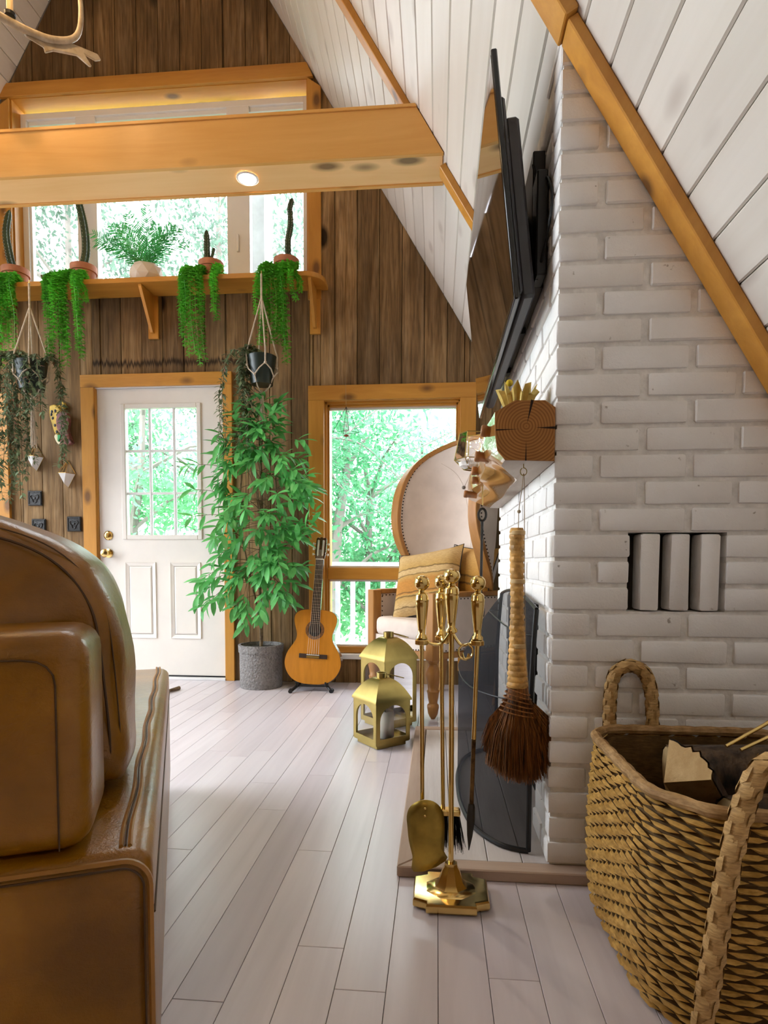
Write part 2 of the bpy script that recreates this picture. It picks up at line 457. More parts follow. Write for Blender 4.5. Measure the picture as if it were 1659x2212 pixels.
MB().prism([(lx, BZ1), (bx(BZ1), BZ1), (bx(BZ1+.012), BZ1+.012), (lx, BZ1+.012)], lambda x, z, h: (x, h, z), BY0-.006, BY1+.006).build('cap_strip', m_beam, beam)
m_lamp = M('lit_lamp_lens', (1,1,.95), .4, var=0, emit=((1,.86,.66), 22))
dl = thing('downlight', 'small round lit downlight in the underside of the pine beam', 'lamp', (-.90, 2.853, BZ0))
MB().lathe([(.052, 0), (.052, .004), (.042, .004), (.042, 0)], 28, (-.90, 2.853, BZ0), cap=False).build('trim_ring', m_white, dl)
MB().lathe([(.041, .003), (.041, -.001), (.01, -.003)], 28, (-.90, 2.853, BZ0)).build('lens', m_lamp, dl)
sp = bpy.data.lights.new('downlight_beam', 'SPOT'); sp.energy = 30; sp.color = (1,.84,.62); sp.spot_size = radians(105); sp.spot_blend = .6; sp.shadow_soft_size = .04
so = bpy.data.objects.new('downlight_beam', sp); COL.objects.link(so); so.location = (-.90, 2.853, BZ0-.012)

# ================================================================== WINDOWS AND DOOR
def rect_frame(mbf, x0, x1, z0, z1, w, y0, y1, mat_v, mat_h, parent, name, bevel=.002, bottom=True):
    MB().box(x0, x0+w, y0, y1, z0, z1).build(name, mat_v, parent, bevel=bevel)
    MB().box(x1-w, x1, y0, y1, z0, z1).build(name, mat_v, parent, bevel=bevel)
    MB().box(x0+w, x1-w, y0, y1, z1-w, z1).build(name, mat_h, parent, bevel=bevel)
    if bottom: MB().box(x0+w, x1-w, y0, y1, z0, z0+w).build(name, mat_h, parent, bevel=bevel)

def low_window(n, sx):
    w = struct(bpy.data.objects.new('window_%d' % n, None)); COL.objects.link(w)
    f = (lambda a: a) if sx > 0 else (lambda a: -3.934 - a)
    def B(name, x0, x1, y0, y1, z0, z1, m, bev=.002):
        a, b = sorted((f(x0), f(x1))); return MB().box(a, b, y0, y1, z0, z1).build(name, m, w, bevel=bev)
    B('casing', -.880, -.775, D-.024, D, .10, 1.93, m_pine_z); B('casing', .145, .250, D-.024, D, .10, 1.93, m_pine_z)
    B('casing', -.880, .250, D-.025, D, 1.93, 2.028, m_pine_x)
    # stepped jambs
    for k, (d, yy) in enumerate(((0, .0), (.014, .03), (.028, .055))):
        B('jamb', -.800+d, -.784+d+.01, D+yy-.012, D+.14, .17, 1.945-d, m_pine_z, .001)
        B('jamb', .158-d-.01, .172-d, D+yy-.012, D+.14, .17, 1.945-d, m_pine_z, .001)
        B('jamb', -.784+d, .158-d, D+yy-.012, D+.14, 1.927-d, 1.945-d, m_pine_x, .001)
    B('sash_rail', -.76, .145, D+.035, D+.12, .715, .798, m_pine_x, .004)
    B('sash_rail', -.76, .145, D+.045, D+.12, .20, .245, m_pine_x, .004)
    B('sill', -.80, .17, D-.012, D+.14, .165, .198, m_white)
    for z0, z1 in ((.798, 1.90), (.245, .715)):
        for a, b, c, d in ((-.762, -.748, z0, z1), (.131, .145, z0, z1)): B('glazing_bead', a, b, D+.07, D+.10, c, d, m_white, .001)
        B('glazing_bead', -.748, .131, D+.07, D+.10, z1-.014, z1, m_white, .001); B('glazing_bead', -.748, .131, D+.07, D+.10, z0, z0+.012, m_white, .001)
        B('pane', -.755, .138, D+.084, D+.088, z0+.006, z1-.006, m_glass, 0)
    return w
low_window(1, 1); low_window(2, -1)

# upper window: deep pine box, white three-light frame
uw = struct(bpy.data.objects.new('window_3', None)); COL.objects.link(uw)
UX0, UX1, UZ0, UZ1 = -2.985, -.872, 2.70, 4.05
MB().prism([(xl(4.125)+.004, 4.125), (xl(4.035)-.02, 4.035), (UX1+.03, 4.035), (xr(4.125)-.004, 4.125)][::-1], lambda x, z, h: (x, h, z), D-.026, D).build('head_casing', m_pine_x, uw, bevel=.002)
MB().prism([(UX1-.008, 2.60), (-.79, 2.60), (-.79, zr(-.79)-.004), (UX1-.008, 4.03)], lambda x, z, h: (x, h, z), D-.022, D).build('casing', m_pine_z, uw, bevel=.002)
MB().prism([(UX0+.008, 2.60), (-3.085, 2.60), (-3.085, zl(-3.085)-.004), (UX0+.008, 4.03)][::-1], lambda x, z, h: (x, h, z), D-.022, D).build('casing', m_pine_z, uw, bevel=.002)
MB().box(UX0, UX1, D, D+.15, UZ1-.018, UZ1).build('jamb', m_pine_x, uw)
MB().box(UX0, UX0+.018, D, D+.15, UZ0, UZ1-.018).build('jamb', m_pine_z, uw)
MB().box(UX1-.018, UX1, D, D+.15, UZ0, UZ1-.018).build('jamb', m_pine_z, uw)
MB().box(UX0, UX1, D, D+.15, UZ0, UZ0+.018).build('jamb', m_pine_x, uw)
q = 1.026
wy0, wy1 = D+.085, D+.145
fx0, fx1, fz0, fz1 = UX0+.018, UX1-.018, UZ0+.018, 3.995
rect_frame(None, fx0, fx1, fz0, fz1, .042, wy0, wy1, m_white, m_white, uw, 'frame')
lights = [(-2.925, -2.545), (-2.43, -1.455), (-1.325, -.925)]
MB().box(-2.56, -2.415, wy0, wy1, fz0+.042, fz1-.042).build('mullion', m_white, uw, bevel=.003)
MB().box(-1.47, -1.31, wy0, wy1, fz0+.042, fz1-.042).build('mullion', m_white, uw, bevel=.003)
for a, b in lights:
    rect_frame(None, a-.015, b+.015, fz0+.042, fz1-.042, .028, wy0+.018, wy1-.006, m_white, m_white, uw, 'sash', .002)
    MB().box(a+.005, b-.005, wy0+.034, wy0+.038, fz0+.06, fz1-.06).build('pane', m_glass, uw)
MB().box(-1.402, -1.384, wy0-.014, wy0, 2.98, 3.10).build('latch', m_white, uw, bevel=.004)

# ---- entrance door
dr = struct(bpy.data.objects.new('door_1', None)); COL.objects.link(dr)
dx0, dx1, dz0, dz1 = -2.400, -1.478, .025, 2.045
dy0, dy1 = D+.012, D+.056
MB().box(-2.502, -2.405, D-.024, D, 0, 2.052).build('casing', m_pine_z, dr, bevel=.002)
MB().box(-1.478, -1.412, D-.024, D, 0, 2.052).build('casing', m_pine_z, dr, bevel=.002)
MB().box(-2.502, -1.412, D-.026, D, 2.052, 2.138).build('casing', m_pine_x, dr, bevel=.002)
MB().box(-2.424, -2.402, D-.01, D+.15, 0, 2.055).build('jamb', m_pine_z, dr)
MB().box(-1.476, -1.458, D-.01, D+.15, 0, 2.055).build('jamb', m_pine_z, dr)
MB().box(-2.402, -1.476, D-.01, D+.15, 2.047, 2.06).build('jamb', m_white, dr)
MB().box(-2.402, -1.476, D-.03, D+.12, 0, .016).build('threshold', m_white, dr, bevel=.002)
MB().box(-2.40, -1.478, D+.006, D+.05, .012, .026).build('weather_strip', m_black, dr)
gx0, gx1, gz0, gz1 = -2.20, -1.672, 1.02, 1.912
slabm = MB(); slabm.box(dx0, gx0, dy0, dy1, dz0, dz1); slabm.box(gx1, dx1, dy0, dy1, dz0, dz1)
slabm.box(gx0, gx1, dy0, dy1, dz0, gz0); slabm.box(gx0, gx1, dy0, dy1, gz1, dz1)
slabm.build('door_leaf', m_door, dr)
for a, b, c, d in ((gx0-.028, gx0+.004, gz0-.028, gz1+.028), (gx1-.004, gx1+.028, gz0-.028, gz1+.028)):
    MB().box(a, b, dy0-.010, dy0+.012, c, d).build('glass_moulding', m_door, dr, bevel=.004)
for c, d in ((gz0-.028, gz0+.004), (gz1-.004, gz1+.028)):
    MB().box(gx0+.004, gx1-.004, dy0-.010, dy0+.012, c, d).build('glass_moulding', m_door, dr, bevel=.004)
for i in range(3):
    for j in range(3):
        a = lerp(gx0, gx1, i/3); b = lerp(gx0, gx1, (i+1)/3); c = lerp(gz0, gz1, j/3); d = lerp(gz0, gz1, (j+1)/3)
        MB().box(a+.006, b-.006, dy0+.018, dy0+.022, c+.006, d-.006).build('pane', m_glass, dr)
for i in (1, 2):
    x = lerp(gx0, gx1, i/3); MB().box(x-.008, x+.008, dy0+.008, dy0+.032, gz0, gz1).build('muntin', m_white, dr, bevel=.002)
    z = lerp(gz0, gz1, i/3); MB().box(gx0, gx1, dy0+.010, dy0+.030, z-.008, z+.008).build('muntin', m_white, dr, bevel=.002)
def raised(x0, x1, z0, z1):
    o = MB()
    L = [[(x0,dy0,z0),(x1,dy0,z0),(x1,dy0,z1),(x0,dy0,z1)]]
    for ins, yy in ((.003, -.008), (.014, -.004), (.026, -.001), (.030, .0005), (.040, -.006)):
        L.append([(x0+ins,dy0+yy,z0+ins),(x1-ins,dy0+yy,z0+ins),(x1-ins,dy0+yy,z1-ins),(x0+ins,dy0+yy,z1-ins)])
    o.ring(L); return o.build('raised_panel', m_door, dr)
raised(-2.215, -1.988, .288, .832); raised(-1.884, -1.660, .288, .832)
for z, nm in ((1.02, 'deadbolt'), (.894, 'door_knob')):
    k = MB().lathe([(.033, 0), (.033, .006), (.026, .012), (.02, .014)] if nm == 'deadbolt' else
               [(.032, 0), (.032, .006), (.014, .012), (.013, .03), (.026, .042), (.030, .055), (.024, .068), (.006, .072)], 20, (-2.336, dy0, z), (0,-1,0)).build(nm, m_brass, dr, smooth=True)
    if nm == 'deadbolt': MB().box(-2.342, -2.330, dy0-.026, dy0-.01, z-.016, z+.016).build('thumb_turn', m_brass, k, bevel=.003)
for z in (.25, 1.0, 1.72): MB().box(-1.481, -1.474, D-.012, D+.012, z-.05, z+.05).build('hinge', m_abrass, dr, bevel=.002)

# ================================================================== FIREPLACE (painted brick)
CX, CY0, CY1 = .297, 1.594, 2.972
HZ = .03
fp = thing('brick_fireplace', 'white painted brick chimney breast with open firebox under the roof slope', 'fireplace', (.6, 2.2, 0))
RH = (.912-HZ)/13; BH = RH-.011; BL = .2115; JW = .0175; HB = .0985; DEP = .092
XMAX = 1.5
SLX0, SLX1, SLZ0, SLZ1 = .492, .727, .912-3*RH, .912
FY0, FY1, FZ1 = 1.835, 2.60, HZ+10*RH
rec = .0075
core = MB()
def pz(x0, x1, z0, y0, y1, ztop_=None):
    if ztop_ is not None: core.box(x0, x1, y0, y1, z0, ztop_)
    else:
        t0, t1 = zr(x0)-.004, zr(x1)-.004
        if t1 > z0: core.prism([(x0, z0), (x1, z0), (x1, t1), (x0, t0)], lambda x, z, h: (x, h, z), y0, y1)
        else: core.prism([(x0, z0), (xr(z0)-.004, z0), (x0, t0)], lambda x, z, h: (x, h, z), y0, y1)
a0 = CX+rec; n0, n1 = CY0+rec, CY0+.07
pz(a0, SLX0-.004, HZ, n0, n1); pz(SLX1+.004, XMAX, HZ, n0, n1)
core.box(SLX0-.004, SLX1+.004, n0, n1, HZ, SLZ0); pz(SLX0-.004, SLX1+.004, SLZ1, n0, n1)
pz(a0, XMAX, FZ1, n1, CY1-rec)
core.box(a0, 1.2, n1, FY0, HZ, FZ1); core.box(a0, 1.2, FY1, CY1-rec, HZ, FZ1); core.box(.80, 1.2, FY0, FY1, HZ, FZ1)
core.build('mortar_core', m_mortar, fp)
ln = MB(); ln.box(.792, .799, FY0, FY1, HZ, FZ1); ln.box(.42, .8, FY0, FY0+.006, HZ, FZ1); ln.box(.42, .8, FY1-.006, FY1, HZ, FZ1)
ln.box(.40, .8, FY0, FY1, FZ1-.006, FZ1); ln.box(.35, .8, FY0, FY1, HZ, HZ+.004)
ln.build('firebox_lining', m_soot_shade, fp)
MB().box(SLX0-.004, SLX1+.004, n1-.003, n1+.001, SLZ0, SLZ1).build('vent_shade_panel', m_soot_shade, fp)  # dark panel stands in for shade deep in the slots, not soot
# brick meshes (shared)
BM = {}
def brick_mesh(key, lx, ly, lz):
    if key not in BM:
        o = MB().box(-lx/2, lx/2, -ly/2, ly/2, -lz/2, lz/2).build('brick_proto', m_brick, None, bevel=.0065, seg=2, smooth=True)
        rr = random.Random(hash(key) % 999)
        for v in o.data.vertices:
            v.co += Vector((rr.uniform(-1,1), rr.uniform(-1,1), rr.uniform(-1,1)))*.0012
        BM[key] = o.data; bpy.data.objects.remove(o)
    return BM[key]
nbr = 0; field = MB()
def put_brick(x0, x1, y0, y1, z0, z1, show=True, clip=True):
    """a brick; clipped to the roof slope where needed"""
    global nbr
    if clip and zr(x0) < z0+.012: return
    jx, jy = R.uniform(-.0012, .0012), R.uniform(-.0012, .0012)
    if clip and zr(x1) < z1:
        poly = [(x0, z0)]
        xa = min(x1, xr(z0)-.003); poly.append((xa, z0))
        if xa == x1: poly.append((x1, zr(x1)-.003))
        if zr(x0) > z1: poly += [(max(x0, xr(z1)-.003), z1), (x0, z1)]
        else: poly.append((x0, zr(x0)-.003))
        MB().prism(poly, lambda x, z, h: (x, h, z), y0+jy, y1+jy).build('brick', m_brick, fp, bevel=.004); nbr += 1; return
    if not show: field.box(x0, x1, y0, y1, z0, z1); return
    key = (round(x1-x0, 3), round(y1-y0, 3), round(z1-z0, 3), R.randrange(3))
    o = bpy.data.objects.new('brick', brick_mesh(key, *key[:3])); COL.objects.link(o); o.parent = fp
    o.matrix_parent_inverse = chain(fp).inverted()
    o.location = ((x0+x1)/2+jx, (y0+y1)/2+jy, (z0+z1)/2)
    o.rotation_euler = (0, R.uniform(-.006, .006), R.uniform(-.006, .006)); nbr += 1
row = 0; z = HZ
while z < 2.16:
    z0, z1 = z + .004, z + .004 + BH
    odd = (round((.912 - z)/RH)) % 2
    inslot = SLZ0-.01 < z < SLZ1-.01
    x = CX; first = True
    wfirst = BL if odd else HB
    if inslot: pass
    while x < 1.32:
        w = wfirst if first else BL
        x1 = x + w
        if inslot:
            if x < SLX0 < x1+JW: x1 = SLX0 - R.uniform(0, .004)
            if SLX0 <= x < SLX1: x = SLX1 + .002; continue
        if x1 - x > .02:
            yd = CY0 + (HB if (first and odd) else (BL if first else DEP))
            put_brick(x, x1, CY0, yd, z0, z1, show=(x < .93))
        x = x1 + JW; first = False
    # left face, starting after the corner brick
    y = CY0 + (HB if odd else BL) + JW
    while y < CY1-.02:
        y1 = min(y + BL, CY1)
        if CY1 - y1 < .05: y1 = CY1
        segs = [(y, y1)]
        if z < FZ1-.01:
            segs = [(a, b) for a, b in ((y, min(y1, FY0)), (max(y, FY1), y1)) if b-a > .02]
        for a, b in segs:
            if zr(CX) > z1-.02: put_brick(CX, CX+DEP, a, b, z0, min(z1, zr(CX+DEP)), show=(z < 1.75 or a < 2.0), clip=False)
        y = y1 + JW
    z += RH; row += 1
xs = SLX0 + .0265
for i in range(3):
    key = ('soldier', i)
    put_brick(xs, xs+.0485, CY0+.002, CY0+.066, SLZ0+.003, SLZ1-.004); xs += .0485+.0255
if field.v: field.build('brick_field', m_brick, fp, kind='stuff')
# firebox lintel bar and rear bricks
MB().box(CX+.01, CX+.09, FY0-.06, FY1+.06, FZ1-.004, FZ1+.004).build('lintel_bar', m_iron, fp)

# ---- hearth slab with wood edging
m_hearth = wood('cracked_white_hearth_board', (.66,.62,.60), (.52,.47,.45), (1,.1,1), rough=.6, knots=.3, ks=4, ring=14, rand=.1, knotcol=(.16,.11,.09), bump=.3)
m_hedge = wood('pale_worn_edging', (.50,.38,.30), (.38,.27,.20), (.1,1,1), rough=.6, knots=.5, ks=4, ring=12, rand=.1, bump=.2)
m_hedge_y = wood('pale_worn_edging_y', (.50,.38,.30), (.38,.27,.20), (1,.1,1), rough=.6, knots=.5, ks=4, ring=12, rand=.1, bump=.2)
h = thing('hearth', 'low whitewashed wooden hearth platform edged with worn pale trim', 'hearth', (.1, 2.25, 0))
hx0, hy0, hy1 = -.10, 1.55, 2.93
for i, (a, b) in enumerate(((-.045, .045), (.047, .142), (.144, .235), (.237, .80))):
    MB().box(a, b, hy0+.055, hy1-.055, .003, HZ-.002).build('hearth_board', m_hearth, h, bevel=.0015)
MB().prism([(hx0, hy0), (.30, hy0), (1.2, hy0), (1.2, hy0+.052), (hx0+.052, hy0+.052)], lambda x, y, hh: (x, y, hh), 0, HZ).build('edging', m_hedge, h, bevel=.003)
MB().prism([(hx0, hy0+.001), (hx0+.051, hy0+.053), (hx0+.051, hy1-.053), (hx0, hy1-.001)], lambda x, y, hh: (x, y, hh), 0, HZ).build('edging', m_hedge_y, h, bevel=.003)
MB().prism([(hx0, hy1), (hx0+.052, hy1-.052), (CX, hy1-.052), (CX, hy1)], lambda x, y, hh: (x, y, hh), 0, HZ).build('edging', m_hedge, h, bevel=.003)

# ================================================================== OUTSIDE
m_ground = M('forest_floor', (.10,.34,.06), .9, var=.3, vs=2)
struct(MB().box(-30, 30, 5.9, 45, -1.4, -1.2).build('ground', m_ground))
m_deck = M('grey_deck', (.42,.42,.43), .8, stretch=(1,.1,1), vs=14)
deck = struct(MB().box(-6, 3, D+.16, 5.75, -.2, -.1).build('deck', m_deck))
m_rail = M('grey_painted_rail', (.62,.62,.64), .7)
rl = thing('deck_railing', 'pale grey deck railing with slim upright balusters outside the windows', 'railing', (-1.4, 5.6, -.1))
MB().box(-6, 2.5, 5.52, 5.68, .80, .84).build('top_rail', m_rail, rl); MB().box(-6, 2.5, 5.58, 5.62, .74, .80).build('sub_rail', m_rail, rl)
MB().box(-6, 2.5, 5.58, 5.62, -.04, 0).build('bottom_rail', m_rail, rl)
bal = MB().box(-.021, .021, -.016, .016, 0, .74).build('baluster', m_rail, rl); bal.location = (-5.9, 5.6, 0)
for i in range(1, 60):
    x = -5.9 + i*.142
    if x > 2.4: break
    o = inst(bal, 'baluster', rl); o.location = (x, 5.6, 0)
pp = MB().box(-1.50, -1.30, 4.55, 4.75, -.1, 5.0).build('porch_post', m_rail, None, bevel=.01); tag(pp, 'white porch post seen through the upper right window light', 'post')

leafs_out = [leafm('spring_leaf_%d' % i, c, .55, .5, .3) for i, c in enumerate(((.16,.50,.22), (.24,.58,.30), (.10,.40,.17), (.36,.62,.42), (.10,.155,.115)))]
m_trunk = M('grey_bark', (.16,.14,.12), .9, bump=.5)
def tree_out(x, y, hgt, rad, zc, n, lm, label, seed, needles=False, twigs=7):
    rr = random.Random(seed)
    t = thing('tree', label, 'tree', (x, y, -1.2))
    tb = MB(); lean = rr.uniform(-.06, .06)
    tp = [Vector((x + lean*k*hgt*.2 + rr.uniform(-.05,.05), y+rr.uniform(-.05,.05), -1.2 + hgt*k/6)) for k in range(7)]
    tb.tube(tp, [.12*(1-.13*k) for k in range(7)], 7)
    ends = []
    for i in range(twigs):
        b = tp[rr.randrange(2, 6)]; a = rr.uniform(0, 2*pi); L = rad*rr.uniform(.6, 1.1)
        e = b + Vector((cos(a)*L, sin(a)*L*.6, rr.uniform(.2, .9)*L)); mid = (b+e)/2 + Vector((0,0,.1*L))
        tb.tube([b, mid, e], [.035, .022, .008], 5); ends.append((mid, e))
    tb.build('trunk', m_trunk, t, smooth=True)
    V = []; Fq = []
    cl = [Vector((x + rr.gauss(0, rad*.55), y + rr.gauss(0, rad*.4), zc + rr.gauss(0, rad*.75))) for _ in range(26)] + [e for _, e in ends]
    for i in range(int(n*1.9)):
        c = rr.choice(cl) + Vector((rr.gauss(0, .30), rr.gauss(0, .30), rr.gauss(0, .22)))
        u = Vector((rr.gauss(0,1), rr.gauss(0,1), rr.gauss(0,1))).normalized(); w = u.orthogonal().normalized()
        l, b = (rr.uniform(.035, .065), rr.uniform(.016, .030)) if not needles else (rr.uniform(.09, .16), .006)
        k = len(V); V += [c-u*l, c+w*b, c+u*l, c-w*b]; Fq.append((k, k+1, k+2, k+3))
    me = bpy.data.meshes.new('foliage'); me.from_pydata([tuple(v) for v in V], [], Fq); me.update()
    mk('foliage', me, lm, t)
trees = [(-.9, 9.0, 3.6, 1.5, .6, 5200, 1, 'leafy tree low behind the railing, left in the tall window'),
         (.9, 9.6, 3.4, 1.4, .5, 4200, 0, 'leafy tree low behind the railing, right in the tall window'),
         (-.1, 11.5, 4.6, 1.7, 1.6, 4600, 3, 'pale leafy tree rising mid window behind the railing'),
         (-1.5, 8.2, 5.0, 1.0, 2.2, 2600, 2, 'dark leafy tree at the left edge of the tall window'),
         (-4.6, 8.6, 5.0, 1.6, 1.6, 5400, 1, 'green tree seen through the lower panes of the door'),
         (-3.4, 10.5, 5.4, 1.8, 2.6, 4200, 3, 'pale green tree seen through the upper panes of the door'),
         (-6.2, 9.5, 9.5, 1.9, 6.0, 3600, 4, 'sparse thin tree behind the left upper window light'),
         (-3.4, 10.0, 9.5, 2.4, 6.8, 4800, 4, 'pale hazy tree behind the middle upper window light'),
         (-7.0, 8.4, 5.0, 1.6, 1.8, 3000, 1, 'green tree behind the window left of the door')]
for i, (x, y, hg, rd, zc, n, li, lab) in enumerate(trees): tree_out(x, y, hg, rd, zc, n, leafs_out[li], lab, 100+i, twigs=9)
m_needle = leafm('pine_needle', (.10,.30,.16), .4)
# pine boughs hanging into the top of the tall window from a tree beside the deck
pt = thing('pine_tree', 'dark pine boughs drooping across the top of the tall window', 'tree', (1.6, 7.4, -1.2))
tb = MB(); rr = random.Random(5); V = []; Fq = []
tb.tube([(1.6,7.4,-1.2),(1.62,7.4,1.5),(1.6,7.42,4.2)], [.14,.11,.07], 8)
for P in ([(1.6,7.4,3.0),(.9,7.2,2.75),(.2,7.0,2.35),(-.5,6.9,2.0)], [(1.6,7.4,3.4),(.4,7.1,3.1),(-.8,6.9,2.5),(-1.25,6.9,1.95)], [(1.6,7.4,2.6),(1.0,7.2,2.5),(.5,7.1,2.2)],
          [(-2.3,7.2,3.0),(-1.5,7.0,2.3),(-1.1,6.9,1.7),(-.6,6.9,1.45)], [(-1.5,7.0,2.3),(-.9,6.95,2.2),(-.4,6.9,1.75)]):
    B = bez(P, 8); tb.tube(B, [.016*(1-.75*i/len(B)) for i in range(len(B))], 5)
    for i in range(5, len(B)):
        for _ in range(26):
            c = B[i] + Vector((rr.gauss(0,.10), rr.gauss(0,.12), rr.gauss(-.04,.07)))
            u = Vector((rr.gauss(-.5,1), rr.gauss(0,1), rr.gauss(0,.6))).normalized(); w = u.orthogonal().normalized(); k = len(V)
            V += [c-u*.055, c+w*.006, c+u*.055, c-w*.006]; Fq.append((k,k+1,k+2,k+3))
tb.build('branches', m_trunk, pt, smooth=True)
me = bpy.data.meshes.new('needles'); me.from_pydata([tuple(v) for v in V], [], Fq); me.update(); mk('needles', me, m_needle, pt)

# ---- light portals at the glazed openings (guide sky light into the room)
def portal(name, loc, target, sx, sy):
    o = area(name, loc, target, sx, sy, 1, (1,1,1)); o.data.cycles.is_portal = True
portal('portal_upper', (-1.93, D+.16, 3.37), (-1.93, 0, 3.37), 2.1, 1.35)
portal('portal_low', (-.31, D+.16, 1.05), (-.31, 0, 1.05), .95, 1.75)
portal('portal_low_left', (-3.63, D+.16, 1.05), (-3.63, 0, 1.05), .95, 1.75)
portal('portal_door', (-1.94, D+.10, 1.46), (-1.94, 0, 1.46), .55, .92)
sm = (sa+sb)/2; pc = Vector(roofpt(-1, sm, (LOPEN[0]+LOPEN[1])/2, .10)); tgt = Vector(roofpt(-1, sm, (LOPEN[0]+LOPEN[1])/2, -2))
pl = area('portal_left', pc, tgt, sb-sa, LOPEN[1]-LOPEN[0], 1, (1,1,1)); pl.data.cycles.is_portal = True
ex = (pc-tgt).normalized(); # local z
mz = ex; mx_ = Vector((-CS, 0, -SN)); my_ = mz.cross(mx_)
pl.matrix_world = Matrix(((mx_.x, my_.x, mz.x, pc.x), (mx_.y, my_.y, mz.y, pc.y), (mx_.z, my_.z, mz.z, pc.z), (0,0,0,1)))
# ================================================================== SOFA (tan leather, seen from its end)
def leather():
    n = NT('tan_leather'); n.set(.28, 0, .5)
    a = n.noise(n.pos(), 5, 4, .6); b = n.noise(n.pos(), 260, 3, .6)
    c = n.ramp(a, [(.28, (.155,.060,.001)), (.55, (.265,.11,.002)), (.8, (.40,.185,.009))]); n.base(c)
    wr = n.noise(n.pos((1,1,2)), 22, 5, .6, 1.2)
    n.bump(n.mix(.25, wr, b), .30, .006); return n.m
m_leather = leather()
m_stitch = M('dark_brown_seam', (.075,.032,.006), .6)
m_sole = M('sofa_foot_wood', (.03,.02,.012), .5)
SA = atan2(.914, -.405)
sofa = thing('leather_sofa', 'tan leather sofa seen end-on at the left edge', 'sofa', (-.374, .751, 0), SA)
def sbox(name, a0, a1, b0, b1, z0, z1, bev=.03, seg=3, m=m_leather, par=None, sub=0):
    return MB().box(a0, a1, b0, b1, z0, z1).build(name, m, par or sofa, smooth=True, bevel=bev, seg=seg, world=False, subd=sub, ang=60)
base = sbox('seat_base', 0, 1.50, 0, .92, .045, .446, .028, 4)
for a in (.06, 1.40):
    for b in (.06, .84): sbox('foot', a, a+.05, b, b+.05, 0, .05, .004, 1, m_sole)
# near arm with a crisp boxed edge
arm = sbox('arm', .012, .20, .075, .92, .45, .742, .036, 5)
def seam(pts, r, par, m=m_stitch): return MB().tube(pts, r, 5).build('seam', m, par, smooth=True, world=False)
def seam_on(ob, pts, r=.0022, m=m_stitch):
    o = MB().tube(pts, r, 5).build('seam', m, None, smooth=True); o.parent = ob; return o
seam_on(arm, [(.0105, .112, .46), (.0105, .112, .675), (.0105, .114, .688), (.0105, .121, .699), (.0105, .132, .706), (.0105, .15, .709), (.0105, .92, .712)], .0013)
m_pip = M('leather_piping', (.36,.165,.03), .4)
seam_on(base, [(-.001, .003, .06), (-.001, .003, .395)]+[(-.001, .038-.035*cos(a), .404+.036*sin(a)) for a in [k*pi/2/8 for k in range(9)]]+[(-.001, .92, .440)], .0042, m_pip)
seam_on(base, [(-.003, .011, .06), (-.003, .011, .395)]+[(-.003, .039-.028*cos(a), .402+.029*sin(a)) for a in [k*pi/2/8 for k in range(9)]]+[(-.003, .92, .431)], .0016)
# double welt along the front top edge
rng = random.Random(3)
for off, r in ((.030, .0034), (.041, .0034)):
    pts = [(k/40*1.46+.03, off + .0022*sin(k*.8) , .4462 + .0016*sin(k*1.3)) for k in range(41)]
    seam_on(base, pts, r, m_pip)
seam_on(base, [(k/40*1.46+.03, .0355 + .0022*sin(k*.8), .4475) for k in range(41)], .0018)
seam_on(base, [(.01, -.0005, .36), (1.49, -.0005, .36)], .002)
# back cushion: soft rounded slab standing behind the arm
def cushion(name, prof, a0, a1, rad, par, m, seed=0, amp=.006):
    """prof: closed outline in (b, z); rounded over its thickness a0..a1"""
    rr = random.Random(seed); n = len(prof)
    cb = sum(p[0] for p in prof)/n; cz = sum(p[1] for p in prof)/n
    loops = []
    K = 6
    sc = []
    for k in range(K+1):
        t = k/K*pi/2; sc.append((a0 + rad*(1-sin(t)), rad*(1-cos(t))))
    sc = [(a0 + rad*(1-sin(pi/2*(k/K))), rad*(1-cos(pi/2*(k/K)))) for k in range(K, -1, -1)]
    back = [(a1 - (x-a0), i) for x, i in sc[::-1]]
    for x, ins in sc + [(lerp(a0+rad, a1-rad, .5), -.006)] + back:
        L = []
        for i, (b, z) in enumerate(prof):
            d = Vector((b-cb, z-cz)); l = d.length; f = max(0, (l-ins))/l
            L.append((x + amp*sin(b*23+z*17+seed), cb+d.x*f + amp*.5*sin(z*31+x*9), cz+d.y*f + amp*.5*sin(b*27)))
        loops.append(L)
    mb = MB(); mb.ring(loops, True, False)
    for e, sgn in ((0, -1), (len(loops)-1, 1)):   # crowned faces
        L0 = loops[e]; prev = L0
        base_i = None
        rings = [L0]
        for f, bul in ((.78, .030), (.45, .046), (.15, .050)):
            rings.append([(p[0]+sgn*bul + amp*.9*sin(p[1]*19+p[2]*29), cb+(p[1]-cb)*f, cz+(p[2]-cz)*f) for p in L0])
        m2 = MB(); m2.ring(rings, True, False); m2.f.append(tuple(range(len(m2.v)-n, len(m2.v))))
        mb.add(m2.v, m2.f)
    o = mb.build(name, m, par, smooth=True, world=False, ang=180)
    md = o.modifiers.new('weld', 'WELD'); md.merge_threshold = .0005
    return o
ctrl = [(.060,.462),(.045,.51),(.048,.62),(.056,.72),(.070,.775),(.102,.828),(.150,.868),(.22,.896),(.32,.914),(.50,.926),(.70,.922),(.90,.905),(.93,.70),(.93,.50),(.90,.462),(.5,.458),(.15,.458)]
pr = [(p.x, p.y) for p in bez([(a,b,0) for a,b in ctrl+[ctrl[0]]], 4)][:-1]
cus = cushion('back_cushion', pr, .215, .50, .06, sofa, m_leather, 2, .007)
ed = [(a, b) for a, b in pr]
cbx, czx = sum(p[0] for p in ed)/len(ed), sum(p[1] for p in ed)/len(ed)
def inset(p, k): d = Vector((p[0]-cbx, p[1]-czx)); f = (d.length-k)/d.length; return (cbx+d.x*f, czx+d.y*f)
